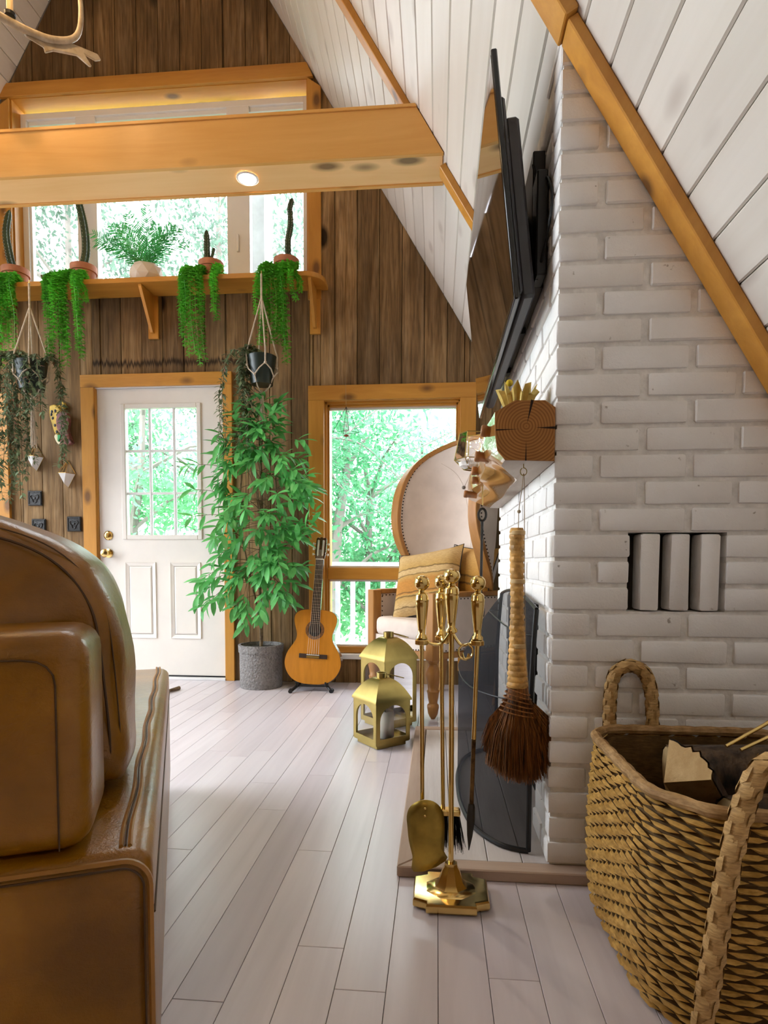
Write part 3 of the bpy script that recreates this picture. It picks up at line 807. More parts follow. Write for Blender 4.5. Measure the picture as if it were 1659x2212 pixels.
for xx, k, r in ((.222, .030, .0022), (.240, .014, .0012)):
    pts = [(xx-.004, *inset(p, k)) for p in ed[1:34]]
    seam_on(cus, pts, r, m_stitch)
# second, farther cushion low behind
ctrl2 = [(.30,.462),(.29,.60),(.34,.76),(.50,.82),(.90,.84),(.93,.5),(.6,.458)]
pr2 = [(p.x, p.y) for p in bez([(a,b,0) for a,b in ctrl2+[ctrl2[0]]], 4)][:-1]
cushion('back_cushion', pr2, .56, 1.30, .07, sofa, m_leather, 5, .006)

# ================================================================== BASKET with firewood
def seagrass(name, l, d):
    n = NT(name); n.set(.62, 0, .3)
    v = n.pos((1,1,1)); a = n.noise(v, 28, 3); b = n.noise(n.pos((1,1,5)), 55, 3)
    c = n.ramp(a, [(.3, d), (.7, l)]); c = n.mix(n.ramp(b, [(.35,.5),(.6,0.0)]), c, tuple(x*.55 for x in d))
    n.base(c); n.bump(b, .5, .003); return n.m
m_grass = seagrass('dry_seagrass', (.66,.40,.105), (.36,.19,.03))
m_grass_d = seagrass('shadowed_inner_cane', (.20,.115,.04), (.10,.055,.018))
m_rim = seagrass('wrapped_rim_cane', (.50,.315,.14), (.27,.145,.05))
m_braid = seagrass('braided_handle_straw', (.66,.43,.18), (.42,.245,.085))
bk = thing('firewood_basket', 'tall woven seagrass basket with braided handles, filled with firewood', 'basket', (.62, 1.29, 0))
PL = [(.385,1.49),(.435,1.553),(.80,1.553),(.86,1.49),(.86,1.10),(.81,1.03),(.475,1.035),(.392,1.13)]
def resample(P, n):
    P = [Vector((a, b, 0)) for a, b in P]; C = []
    for i in range(len(P)):      # chamfer corners twice -> rounded
        a, b = P[i], P[(i+1) % len(P)]; C += [a.lerp(b, .10), a.lerp(b, .90)]
    P = C + [C[0]]; Ls = [0]
    for a, b in zip(P[:-1], P[1:]): Ls.append(Ls[-1]+(b-a).length)
    out = []
    for k in range(n):
        t = Ls[-1]*k/n
        for i in range(len(P)-1):
            if Ls[i] <= t <= Ls[i+1]: out.append(P[i].lerp(P[i+1], (t-Ls[i])/max(1e-9, Ls[i+1]-Ls[i]))); break
    return out, Ls[-1]
NB = 96
plan, per = resample(PL, NB)
ctr = Vector((.625, 1.293, 0))
BHt = .415
def bscale(z): return 1.0 + .055*sin(pi*min(1, max(0, (z+.05)/.47))) - .02*max(0, (.06-z)/.06)
def bpt(i, z, off=0.0):
    p = plan[int(i) % NB].lerp(plan[(int(i)+1) % NB], i-int(i)); d = p-ctr; l = d.length
    s = bscale(z)
    q = ctr + d*s + d.normalized()*off; return Vector((q.x, min(q.y, 1.583 if z > .04 else 1.546), z))
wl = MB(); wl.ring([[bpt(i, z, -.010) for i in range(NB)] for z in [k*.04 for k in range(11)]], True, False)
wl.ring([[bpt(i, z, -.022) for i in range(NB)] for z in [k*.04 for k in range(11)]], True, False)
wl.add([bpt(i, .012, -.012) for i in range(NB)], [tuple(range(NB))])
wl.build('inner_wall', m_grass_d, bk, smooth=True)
wv = MB(); rr = random.Random(11)
rows = 29; stp = 3.0
for r_ in range(rows):
    z = .010 + r_*.0138
    k = (r_ % 2)*stp/2
    while k < NB - .01:
        # plump twisted strand, pointed at both ends
        c0 = bpt((k-.05) % NB, z+rr.uniform(-.002,.002), .0); c1 = bpt((k+stp*1.02) % NB, z+.004+rr.uniform(-.002,.002), .0); cm = bpt((k+stp*.5) % NB, z+.003, .006+rr.uniform(0,.003))
        t = (c1-c0); out = (cm-ctr); out.z = 0; out.normalize(); upz = Vector((0,0,1))
        h = .0070*rr.uniform(.85, 1.1); dep = .0095
        P = [c0-out*.004, c1-out*.004]
        q1, q2 = c0.lerp(c1, .28), c0.lerp(c1, .72)
        ring1 = [q1+upz*h*.9+out*.002, q1+out*dep, q1-upz*h*.6+out*.001]; ring2 = [q2+upz*h*.7+out*.002, q2+out*dep*.9, q2-upz*h*.9+out*.001]
        V = [P[0]]+ring1+ring2+[P[1]]
        wv.add(V, [(0,2,1),(0,3,2),(1,2,5,4),(2,3,6,5),(4,5,7),(5,6,7)])
        k += stp
w_ob = wv.build('weave', m_grass, bk, smooth=True, ang=55, kind='stuff')
rim_pts = [bpt(i, BHt-.002, .0) for i in range(NB)]
rm = MB(); n = 8; loops = []
for i in range(NB):
    t = (rim_pts[(i+1) % NB]-rim_pts[i-1]).normalized(); u = t.cross(Vector((0,0,1))); rad = .0125 if i % 3 else .0108
    loops.append([rim_pts[i] + rad*(cos(2*pi*j/n)*u + sin(2*pi*j/n)*Vector((0,0,1))) for j in range(n)])
rm.ring(loops + [loops[0]], True, False); rm.build('rim', m_rim, bk, smooth=True)
def braid(name, pts, rad):
    pts = bez(pts, 10); m = MB(); m.tube(pts, rad*.82, 10)
    L = 0; rr = random.Random(9); side = 0; acc = 0
    for i in range(1, len(pts)):
        seg = pts[i]-pts[i-1]; acc += seg.length
        if acc < rad*.95: continue
        acc = 0; side += 1
        t = seg.normalized(); u = t.orthogonal().normalized(); w = t.cross(u)
        for k in range(4):
            a = k*pi/2 + (pi/4 if side % 2 else 0)
            o = cos(a)*u + sin(a)*w; tn = t.cross(o)
            c = pts[i] + o*rad*.80
            A = (t*1.15+tn*.55).normalized(); B = o.cross(A).normalized()
            V = [c-A*rad*1.15, c+B*rad*.62+o*rad*.02, c+A*rad*1.15, c-B*rad*.62+o*rad*.02, c+o*rad*.26]
            m.add(V, [(0,1,4),(1,2,4),(2,3,4),(3,0,4)])
    return m.build(name, m_braid, bk, smooth=True, ang=50)
braid('handle', [(.445,1.568,.38),(.443,1.568,.47),(.452,1.568,.545),(.485,1.568,.572),(.525,1.568,.556),(.545,1.568,.50),(.552,1.568,.38)], .0175)
braid('handle', [(.437,1.000,.00),(.452,.998,.15),(.478,.997,.36),(.505,.998,.472),(.535,1.0,.512),(.60,1.0,.525),(.66,1.0,.515),(.69,1.0,.46),(.70,1.0,.25),(.71,1.0,.0)], .019)
# firewood
m_bark2 = M('rough_dark_bark', (.085,.048,.022), .95, var=.5, vs=22, stretch=(1,1,.3), bump=1.0, bs=30, bd=.01)
m_split = wood('split_log_wood', (.62,.44,.22), (.45,.29,.12), (1,1,.2), rough=.8, knots=0, ring=24, rand=0, bump=.4)
def log(lab, c, axis, L, rad, wedge=None, roll=0.0, name='firewood_log'):
    t = thing(name, lab, 'firewood', c, 0, 'split logs in the seagrass basket')
    ax = Vector(axis).normalized(); u = ax.orthogonal().normalized(); w = ax.cross(u)
    u, w = cos(roll)*u+sin(roll)*w, cos(roll)*w-sin(roll)*u
    rr = random.Random(int(c[0]*977+c[1]*131)); n = 14; a1 = wedge if wedge else 2*pi
    arc = [(rad*(1+rr.uniform(-.06,.06)), a1*k/n) for k in range(n+1)]
    C = Vector(c); bark = MB()
    def pt(r_, a, s): return C + ax*s + r_*(cos(a)*u+sin(a)*w)
    bark.ring([[pt(r_*1.0, a, s) for r_, a in arc] for s in (-L/2, 0, L/2)], False, False)
    bark.build('bark', m_bark2, t, smooth=True)
    core = MB(); ins = [(r_-.004, a) for r_, a in arc]
    if wedge:
        l0 = [C+ax*(-L/2)] + [pt(r_, a, -L/2) for r_, a in ins]; l1 = [C+ax*(L/2)] + [pt(r_, a, L/2) for r_, a in ins]
    else: l0 = [pt(r_, a, -L/2) for r_, a in ins[:-1]]; l1 = [pt(r_, a, L/2) for r_, a in ins[:-1]]
    core.ring([l0, l1]); core.build('heartwood', m_split, t)
for y, wh in ((1.13, 'nearest the front handle'), (1.29, 'under the pale wedge'), (1.45, 'along the back wall')): log('dark log in the lower layer of the basket, '+wh, (.62, y, .175), (1, R.uniform(-.05,.05), 0), .34, .066)
log('rough bark log on top at the back of the basket', (.675, 1.415, .350), (1, -.10, .06), .27, .066)
log('rough bark log on top near the basket front handle', (.70, 1.235, .312), (1, .12, .04), .24, .062)
log('pale split log standing wedge end up among the firewood', (.515, 1.315, .325), (-.50, -.62, .60), .20, .095, 1.35, 2.4)
# brass tongs resting on the rim
tg = thing('brass_tongs', 'pair of slim brass fire tongs resting in the basket', 'tongs', (.75, 1.4, .43))
for a, b in (((.643,1.38,.427),(.85,1.42,.535)), ((.667,1.365,.424),(.87,1.40,.513))):
    MB().tube([a, Vector(a).lerp(Vector(b), .45), Vector(a).lerp(Vector(b), .46), b], [.0042,.0042,.0050,.0050], 10).build('tong_arm', m_brass, tg, smooth=True)
MB().obox((.782,1.404,.497), (.012,.003,.008), (-.004,.012,0), (-.006,-.002,.010)).build('hinge', m_abrass, tg, bevel=.002)

# ================================================================== FIRE TOOLS
stand = thing('fire_tool_stand', 'polished brass fireplace tool stand on a notched square base', 'tool stand', (.04, 1.462, 0))
bx_, by_ = .04, 1.462
def notch(w, q): return [(-w+q,-w),(w-q,-w),(w-q,-w+q*.55),(w,-w+q),(w,w-q),(w-q,w-q*.55),(w-q,w),(-w+q,w),(-w+q,w-q*.55),(-w,w-q),(-w,-w+q),(-w+q,-w+q*.55)]
mb = MB(); W = .092
mb.ring([[(bx_+a*k, by_+b*k*.86, z) for a, b in notch(W, .032)] for k, z in ((.97,.004),(1.0,.008),(1.0,.020),(.96,.026),(.90,.027))])
mb.build('base', m_brass, stand, smooth=True, ang=30)
oct8 = lambda r, z: [(bx_+r*cos(pi/8+k*pi/4), by_+.86*r*sin(pi/8+k*pi/4), z) for k in range(8)]
MB().ring([oct8(r, z) for r, z in ((.066,.026),(.060,.030),(.042,.034),(.032,.045),(.022,.075),(.017,.082),(.016,.092))]).build('base_boss', m_brass, stand, smooth=True, ang=30)
MB().tube([(bx_, by_, .09), (.038, by_+.005, .45), (.036, by_+.008, .67)], .0065, 12).build('pole', m_brass, stand, smooth=True)
HPROF = [(.0075,0),(.0135,.004),(.0135,.010),(.0085,.016),(.0095,.030),(.0125,.055),(.0150,.080),(.0158,.092),(.0155,.094),(.0165,.096),(.0165,.100),(.0155,.102),(.0155,.108),(.0135,.113),(.0075,.117),(.0075,.122),(.0120,.125),(.0168,.131),(.0185,.140),(.0168,.149),(.0110,.155),(.003,.1575)]
tx, ty = .036, by_+.008
MB().lathe([(r*1.08, z) for r, z in HPROF], 24, (tx, ty, .660)).build('finial_handle', m_brass, stand, smooth=True, ang=50)
HZt = .640
spots = {'shovel': (-.036, 1.455), 'poker': (.098, 1.455), 'brush': (.012, 1.535)}
for nm, (sx, sy) in spots.items():
    A = Vector((tx, ty, .668)); B = Vector((sx, sy, HZt+.002)); d = (B-A); mid1 = A + d*.35 + Vector((0,0,-.006-.018)); mid2 = A + d*.72 + Vector((0,0,-.012))
    ar = MB(); ar.tube(bez([A, mid1, mid2, B-d.normalized()*.012], 6), [.0062]*19, 8, flat=.6)
    ar.build('arm', m_brass, stand, smooth=True)
    MB().ring([[ (sx+.017*cos(pi/8+k*pi/4), sy+.017*sin(pi/8+k*pi/4), z) for k in range(8)] for z in (HZt-.006, HZt+.006)]).build('arm_cup', m_brass, stand, bevel=.0015)
def hook(c, s):
    return MB().tube(bez([Vector(c), Vector(c)+Vector((.012*s,-.004,-.012)), Vector(c)+Vector((.010*s,-.006,-.030)), Vector(c)+Vector((-.006*s,-.006,-.036)), Vector(c)+Vector((-.012*s,-.004,-.022))], 5), .0028, 7).build('hook', m_brass, stand, smooth=True)
hook((.074, 1.455, .638), 1); hook((.066, 1.458, .636), -1)
def handle_rod(t, sx, sy, z_end, ex=0, ey=0, r=.0052):
    MB().lathe(HPROF, 24, (sx, sy, HZt+.004)).build('handle', m_brass, t, smooth=True, ang=50)
    MB().tube([(sx, sy, HZt+.006), (sx+ex, sy+ey, z_end)], r, 12).build('rod', m_brass, t, smooth=True)
t = thing('fire_shovel', 'brass fireplace shovel with rounded pan, hanging on the tool stand', 'shovel', (*spots['shovel'], .09)); sx, sy = spots['shovel']
handle_rod(t, sx, sy, .252, .004, 0)
m_pan = M('worn_brass_pan', (.44,.30,.06), .38, .85, var=.22, vs=14)
pan_c = [(-.046,.190),(-.048,.215),(-.040,.240),(-.018,.258),(.006,.262),(.028,.254),(.044,.234),(.050,.205),(.050,.165),(.050,.130),(.054,.106),(-.028,.080),(-.032,.118),(-.042,.155)]
pc2 = bez([(a, b, 0) for a, b in pan_c+[pan_c[0]]], 3)[:-1]
def pan(u, v, h): return (sx+.012+u*.92, sy-.012 - .018*(1-((u)/.06)**2) + h + .05*(.26-v)*.3, v)
cxp, czp = .008, .175
rings = [[pan(cxp+(p.x-cxp)*k, czp+(p.y-czp)*k, 0) for p in pc2] for k in (1, .75, .4, .08)]
mb = MB(); mb.ring(rings, True, False); mb.f.append(tuple(range(len(mb.v)-len(pc2), len(mb.v))))
po = mb.build('pan', m_pan, t, smooth=True, ang=60); md = po.modifiers.new('solid', 'SOLIDIFY'); md.thickness = .0022
for dz in (.0, -.018): MB().ball((sx+.012, sy-.034, .242+dz), .0035, 8, 6).build('rivet', m_brass, t, smooth=True)
t = thing('fire_poker', 'brass poker with dark iron spear tip, hanging right on the tool stand', 'poker', (*spots['poker'], .13)); sx, sy = spots['poker']
handle_rod(t, sx, sy, .40, -.006, 0); 
MB().tube([(sx-.006, sy, .405), (sx-.010, sy, .235)], .0054, 10).build('burnt_rod', M('burnt_brass', (.20,.115,.045), .45, .9, var=.4, vs=30), t, smooth=True)
MB().tube([(sx-.010, sy, .245), (sx-.010, sy, .238), (sx-.011, sy, .205), (sx-.013, sy, .165), (sx-.015, sy, .128)], [.007,.009,.0105,.007,.001], 10).build('spear_tip', m_iron, t, smooth=True)
t = thing('hearth_brush', 'brass hearth brush with black bristles, behind the shovel on the stand', 'brush', (*spots['brush'], .1)); sx, sy = spots['brush']
handle_rod(t, sx, sy, .205, .008, -.02)
MB().box(sx-.022, sx+.052, sy-.034, sy-.006, .188, .206).build('brush_back', m_brass, t, bevel=.004, smooth=True)
br = MB(); rr = random.Random(4)
for i in range(260):
    x = sx-.019+rr.random()*.068; y = sy-.031+rr.random()*.022; e = Vector((x+(x-sx-.015)*.35+rr.gauss(0,.003), y+rr.gauss(0,.004)-.004, .105+rr.uniform(-.012,.02)))
    br.tube([(x,y,.19), e], [.0012,.0004], 3, cap=False)
br.build('bristles', m_black, t, kind='stuff')

# ---- iron skewer hanging from the mantel peg
sk = thing('iron_poker', 'thin black iron poker with ring end, hanging under the mantel', 'poker', (.153, 2.1, .45))
ring_p = [(.153+.013*sin(a), 2.1, .998-.021*cos(a)) for a in [k*2*pi/16 for k in range(17)]]
MB().tube(ring_p, .0042, 8).build('ring', m_iron, sk, smooth=True)
MB().tube([(.153,2.1,.976),(.151,2.1,.7),(.148,2.1,.46)], .0048, 8).build('shaft', m_iron, sk, smooth=True)
MB().tube([(.153,2.1,1.03),(.153,2.1,1.098)], .0022, 6).build('hanging_wire', m_brass, sk)

# ================================================================== FIRE SCREEN
def meshm():
    n = NT('fine_black_wire_mesh'); t = n.t; n.base((.022,.022,.026)); n.set(.8, 0, .08)
    tr = n.n('ShaderNodeBsdfTransparent'); mx = n.n('ShaderNodeMixShader'); mx.inputs[0].default_value = .70
    n.l(tr.outputs[0], mx.inputs[1]); n.l(n.p.outputs[0], mx.inputs[2]); n.l(mx.outputs[0], n.out.inputs[0]); return n.m
m_mesh = meshm()
fs = thing('fire_screen', 'bowed black wire mesh fire screen standing on the hearth', 'fire screen', (.18, 2.12, HZ))
arc = bez([(.258,1.655,0),(.182,1.690,0),(.116,1.80,0),(.086,1.96,0),(.080,2.12,0),(.086,2.28,0),(.116,2.44,0),(.182,2.55,0),(.258,2.585,0)], 5)
zb, zm, zt = HZ+.006, .455, .705
def hood(p, z):
    if z <= zm: return Vector((p.x, p.y, z))
    k = (z-zm)/(zt-zm); return Vector((lerp(p.x, .272, k**1.25), lerp(p.y, lerp(2.12, p.y, .96), k), lerp(zm, zt, 1-(1-k)**1.15) + .03*k*(1-((p.y-2.12)/.47)**2)))
mb = MB(); zs = [zb, .15, .30, zm, .50, .55, .60, .65, zt]
mb.ring([[hood(p, z) for p in arc] for z in zs], False, False)
mb.build('mesh_panel', m_mesh, fs, smooth=True, ang=180)
MB().tube([hood(p, zb) for p in arc], .0075, 8).build('bottom_rail', m_black, fs, smooth=True)
MB().tube([hood(p, zt) for p in arc], .006, 8).build('top_rail', m_black, fs, smooth=True)
for p in (arc[0], arc[-1]):
    MB().tube([hood(p, z) for z in zs], .0072, 8).build('end_post', m_black, fs, smooth=True)
MB().tube([hood(p, zm) for p in arc], .0022, 6).build('cross_wire', m_black, fs, smooth=True)
MB().tube([hood(p, .62) for p in arc], .0022, 6).build('cross_wire', m_black, fs, smooth=True)
# iron grate in the firebox
gr = thing('fire_grate', 'black iron log grate inside the dark firebox', 'grate', (.55, 2.18, HZ+.004))
for k in range(6):
    yy = 1.92+k*.1; MB().tube([(.42,yy,.17),(.44,yy,.11),(.70,yy,.11),(.74,yy,.18)], .009, 6).build('grate_bar', m_iron, gr, smooth=True)
for xx in (.46, .68):
    MB().tube([(xx,1.90,.10),(xx,2.44,.10)], .009, 6).build('cross_bar', m_iron, gr)
    for yy in (1.93, 2.41): MB().tube([(xx,yy,.10),(xx,yy,HZ+.005)], .009, 6).build('leg', m_iron, gr)

# ================================================================== MANTEL
def endgrain():
    n = NT('log_end_grain'); n.set(.55, 0, .3)
    tc = n.pos((1,.0,1)); sub = n.n('ShaderNodeVectorMath', operation='SUBTRACT'); sub.inputs[1].default_value = (.222,0,1.178); n.l(tc, sub.inputs[0])
    w = n.n('ShaderNodeTexWave', wave_type='RINGS', rings_direction='SPHERICAL'); w.inputs['Scale'].default_value = 42; w.inputs['Distortion'].default_value = 1.2; w.inputs['Detail'].default_value = 2; w.inputs['Detail Scale'].default_value = .6
    n.l(sub.outputs[0], w.inputs['Vector'])
    c = n.ramp(w.outputs['Fac'], [(.2, (.27,.105,.02)), (.7, (.42,.185,.045))]); n.base(n.mix(n.ramp(n.noise(n.pos(), 14, 4), [(.3,.4),(.7,0.0)]), c, (.2,.075,.015))); return n.m
m_end = endgrain()
m_live = wood('varnished_live_edge', (.46,.25,.075), (.27,.115,.025), (1,.12,1), rough=.12, knots=.4, ks=5, ring=9, rand=0, bump=.15, coat=.6)
m_mbot = wood('weathered_mantel_underside', (.55,.49,.43), (.36,.29,.23), (1,.1,1), rough=.7, knots=.5, ks=5, ring=12, rand=0, bump=.3)
mt = thing('mantel_beam', 'thick chamfered log mantel shelf with live edge and pegs on the chimney', 'mantel', (.22, 2.2, 1.09))
MY0, MY1 = 1.572, 2.88
NY = 30
def mprof(y):
    k = (y-MY0)/(MY1-MY0)
    wob = .012*sin(k*7.0+.4) + .007*sin(k*17) ; wob *= min(1, k*5)
    lo = .012*sin(k*9+1)*min(1, k*5)
    sl = min(1, max(0, k-.06)*5)
    return [(.294,1.090),(lerp(.170,.246,sl)-wob*.4,lerp(1.094,1.091,sl)),(.150-wob,1.118+lo+.02*sl),(.143-wob*1.1,1.165+lo),(.143-wob*.8,1.215),(.192-wob*.3,1.244),(.268,1.243),(.294,1.225)]
mb = MB(); mb.ring([[(x, lerp(MY0, MY1, j/NY), z) for x, z in mprof(lerp(MY0, MY1, j/NY))] for j in range(NY+1)])
mo = mb.build('log', None, mt, smooth=True, ang=35)
mo.data.materials.append(m_live); mo.data.materials.append(m_mbot)
for p in mo.data.polygons:
    if p.normal.z < -.97: p.material_index = 1
ep = [(x, z) for x, z in mprof(MY0)]
mb = MB(); ecx = sum(p[0] for p in ep)/8; ecz = sum(p[1] for p in ep)/8
mb.ring([[(ecx+(x-ecx)*k, yy, ecz+(z-ecz)*k) for x, z in ep] for k, yy in ((.998, MY0+.002), (.985, MY0-.003), (.5, MY0-.004))]); mb.build('end_grain', m_end, mt, bevel=0, smooth=True, ang=30)
m_crack = M('dark_crack', (.02,.008,.003), .9)
for a, b, w0 in (((.2235,1.184),(.236,1.243),.0035), ((.247,1.174),(.2935,1.1735),.0028), ((.205,1.171),(.146,1.170),.0016), ((.222,1.142),(.222,1.092),.0016)):
    A, B = Vector((a[0],0,a[1])), Vector((b[0],0,b[1])); d = (B-A).normalized(); nn = Vector((-d.z,0,d.x))
    MB().prism([(A.x,A.z),((B+nn*w0).x,(B+nn*w0).z),((B-nn*w0).x,(B-nn*w0).z)], lambda x, z, h: (x, h, z), MY0-.0048, MY0-.002).build('end_crack', m_crack, mt)
m_peg = M('turned_peg_wood', (.33,.13,.035), .5, var=.3, vs=30)
for y, pzz in ((1.66, 1.185), (1.82, 1.145), (2.20, 1.16), (2.48, 1.165), (2.66, 1.13)):
    xx = mprof(y)[3][0]; MB().lathe([(.014,-.03),(.014,.010),(.0160,.012),(.0160,.024),(.013,.027),(.003,.0275)], 14, (xx+.004, y, pzz), (-1,0,.12)).build('peg', m_peg, mt, smooth=True, ang=45)
for y, L in ((1.63, .02), (2.10, .004)):
    pass

# ---- broom on a hook under the mantel
bmx, bmy = .215, 1.622
bro = thing('hearth_broom', 'hand-tied hearth broom with braided straw handle hanging under the mantel', 'broom', (bmx, bmy, .24))
m_straw = M('woven_straw', (.60,.33,.085), .6, var=.25, vs=40, bump=.4, bs=80)
m_brist = M('red_brown_bristle', (.25,.092,.016), .7, var=.55, vs=160, stretch=(1,1,.05))
m_string = M('thin_twine', (.42,.32,.2), .9)
mb = MB(); n = 12; loops = []; N = 84
for k in range(N+1):
    t = k/N; z = lerp(.925, .50, t)
    r_ = lerp(.0185, .0170, min(1, t*2)) if t < .5 else lerp(.0170, .0265, (t-.5)*2)
    r_ *= 1 + .045*(1 if k % 3 else -1.2)
    if t < .012 or .315 < t < .345 or .715 < t < .735: r_ *= .92
    cx = bmx - .006 + .008*t
    loops.append([(cx + r_*(1+.05*((j+k//3) % 2))*cos(2*pi*j/n), bmy + r_*(1+.05*((j+k//3) % 2))*.9*sin(2*pi*j/n), z) for j in range(n)])
mb.ring(loops); mb.build('braided_handle', m_straw, bro, smooth=True, ang=35)
for z, r_ in ((.912, .0185), (.784, .0178), (.612, .0195)):
    MB().lathe([(r_,-.006),(r_+.0018,-.004),(r_+.0018,.004),(r_,.006)], 16, (bmx-.004+.008*(.925-z)/.43, bmy, z)).build('binding', M('pale_straw_binding', (.62,.42,.18), .6) if z > .9 else bpy.data.materials['pale_straw_binding'], bro, smooth=True)
mb = MB(); mb.ring([[ (bmx+.004 + a*cos(2*pi*j/20), bmy+.8*b*sin(2*pi*j/20), z) for j in range(20)] for z, a, b in ((.503,.026,.024),(.47,.030,.024),(.43,.044,.024),(.38,.068,.025),(.32,.084,.022),(.285,.080,.014))])
mb.build('bristle_core', m_brist, bro, smooth=True)
for k in range(6):
    z = .490 - k*.012; a = .027+.004*k
    MB().tube([(bmx+.004+(a+.003)*cos(2*pi*j/24), bmy+.021*1.25*sin(2*pi*j/24), z-.010*cos(2*pi*j/24)) for j in range(25)], .0022, 6).build('stitch_ring', m_brist, bro, smooth=True)
bs = MB(); rr = random.Random(8)
for i in range(2200):
    a = rr.uniform(0, 2*pi); q = sqrt(rr.random()); u, v = q*cos(a), q*sin(a)
    if .60 < u < .72 and rr.random() < .8: continue
    top = Vector((bmx+.004+u*.030, bmy+v*.022, .47)); spread = .108
    zend = .262 + .055*abs(u)**2 + rr.uniform(-.022, .02) + (.03 if u > .66 else 0)
    if u < -.9: zend += .03
    end = Vector((bmx+.018+u*spread+rr.gauss(0,.003), bmy+v*.030+rr.gauss(0,.002), zend)); mid = top.lerp(end, .5)+Vector((u*.014, v*.004, 0))
    bs.tube([top, mid, end], [.0009,.0010,.0006], 3, cap=False)
bs.build('bristles', m_brist, bro, kind='stuff')
MB().tube(bez([(bmx-.002,bmy,.925),(bmx-.001,bmy,.975),(bmx+.006,bmy,1.03),(bmx+.009,bmy,1.066),(bmx+.012,bmy,1.03),(bmx+.016,bmy,.80),(bmx+.020,bmy-.02,.60),(bmx+.028,bmy-.02,.505)], 6), .0011, 5).build('hanging_cord', m_string, bro, smooth=True)
MB().ball((bmx-.001, bmy, .968), .005, 8, 6).build('cord_knot', m_string, bro, smooth=True)
hk = thing('screw_hook', 'tiny wire hook screwed into the underside of the mantel', 'hook', (bmx+.009, bmy, 1.06))
MB().tube([(bmx+.009,bmy,1.093),(bmx+.009,bmy,1.082)]+[(bmx+.009+.0085*sin(a), bmy, 1.072+.010*cos(a)) for a in [k*2*pi/14 for k in range(14)]], .0012, 6).build('hook_wire', m_abrass, hk, smooth=True)

# ================================================================== TELEVISION
m_screen = NT('black_glass_screen'); m_screen.base((.004,.004,.004)); m_screen.set(.03, 0, .9, .5); m_screen = m_screen.m
m_bez = M('gloss_black_plastic', (.006,.006,.006), .18)
m_tvb = M('grey_black_plastic', (.045,.045,.05), .5, bump=.1)
tv = thing('television', 'large flat black television tilted forward on a wall bracket', 'television', (.2, 2.3, 1.53))
TY0, TY1 = 1.655, 2.985
B0 = Vector((.198, 0, 1.530)); T0 = Vector((.128, 0, 2.168))
upd = (T0-B0).normalized(); nrm = Vector((-upd.z, 0, upd.x))     # faces the room (-x)
if nrm.x > 0: nrm = -nrm
H = (T0-B0).length
def tvp(v, y, d): p = B0 + upd*v - nrm*d; return (p.x, y, p.z)
def tvbox(name, v0, v1, y0, y1, d0, d1, m, bev=0, par=None):
    P = [tvp(v, y, d) for d in (d0, d1) for v, y in ((v0,y0),(v1,y0),(v1,y1),(v0,y1))]
    return MB().add(P, [(0,3,2,1),(4,5,6,7),(0,1,5,4),(1,2,6,5),(2,3,7,6),(3,0,4,7)]).build(name, m, par or tv, bevel=bev, smooth=bev > 0)
tvbox('panel', 0, H, TY0, TY1, .0, .016, m_bez, .003)
tvbox('screen', .014, H-.010, TY0+.010, TY1-.010, -.0008, .001, m_screen)
tvbox('rear_shell', .03, H-.10, TY0+.03, TY1-.03, .016, .030, m_tvb, .006)
sh = tvbox('electronics_box', .02, H*.78, TY0+.05, TY1-.09, .028, .066, m_tvb, .008)
m_label = M('rating_label', (.34,.34,.36), .5, var=.3, vs=180)
tvbox('rating_label', .06, .15, TY0+.2, TY0+.30, .0660, .0666, m_label, 0, sh)
for v in (.17, .185): tvbox('vent_slot', v, v+.006, TY0+.14, TY0+.34, .0660, .0664, m_black, 0, sh)
mt2 = thing('tv_bracket', 'black steel tilting wall bracket between television and bricks', 'bracket', (.27, 2.3, 1.7))
for y in (2.10, 2.52):
    P0, P1 = Vector(tvp(.06, y, .062)), Vector(tvp(H*.70, y, .064)); P2 = Vector((.285, y, P1.z-.02)); P3 = Vector((.285, y, 1.60))
    MB().prism([(P0.x,P0.z),(P1.x,P1.z),(P2.x+.004,P2.z),(P3.x+.004,P3.z)], lambda x, z, h: (x, h, z), y-.010, y+.010).build('tilt_arm', m_black, mt2)
MB().box(.262, .2965, 1.80, 2.63, 1.62, 2.0).build('wall_plate', m_black, mt2, bevel=.003)
MB().tube(bez([(.262,1.80,1.96),(.275,1.78,1.90),(.290,1.70,1.86),(.290,1.66,1.75),(.270,1.75,1.62)], 6), .004, 6).build('cable', m_black, mt2, smooth=True)
MB().box(.262, .292, 1.72, 1.80, 1.62, 1.90).build('cable_box', m_black, mt2, bevel=.004)

# ---- things on the mantel
gb = thing('gold_bowl', 'crinkled gold paper bowl on the near end of the mantel', 'bowl', (.215, 1.70, 1.243))
m_gold = M('pale_gold_paper', (.72,.55,.16), .38, .35, var=.15, vs=30)
n = 30; mb = MB()
loops = []
for r_, z in ((.022,.0015),(.030,.004),(.045,.040),(.054,.058)):
    loops.append([(.215 + (r_*(1.10 if j % 2 else .86))*cos(2*pi*j/n), 1.70 + (r_*(1.10 if j % 2 else .86))*sin(2*pi*j/n), 1.2435 + z + (.014*sin(j*2.1)+.008*cos(j*3.7) if z > .05 else 0)) for j in range(n)])
mb.ring(loops, True, False); mb.f.append(tuple(range(n))); o = mb.build('folded_wall', m_gold, gb); md = o.modifiers.new('solid', 'SOLIDIFY'); md.thickness = .001
fw = thing('billy_button', 'dried yellow ball flower on a thin stem in the gold bowl', 'flower', (.195, 1.69, 1.25))
MB().ball((.191,1.68,1.319), .0095, 12, 8).build('flower_head', M('mustard_yellow', (.62,.44,.02), .9, bump=.6, bs=300), fw, smooth=True)
MB().tube([(.191,1.68,1.312),(.197,1.69,1.25)], .0011, 5).build('stem', m_vine, fw)
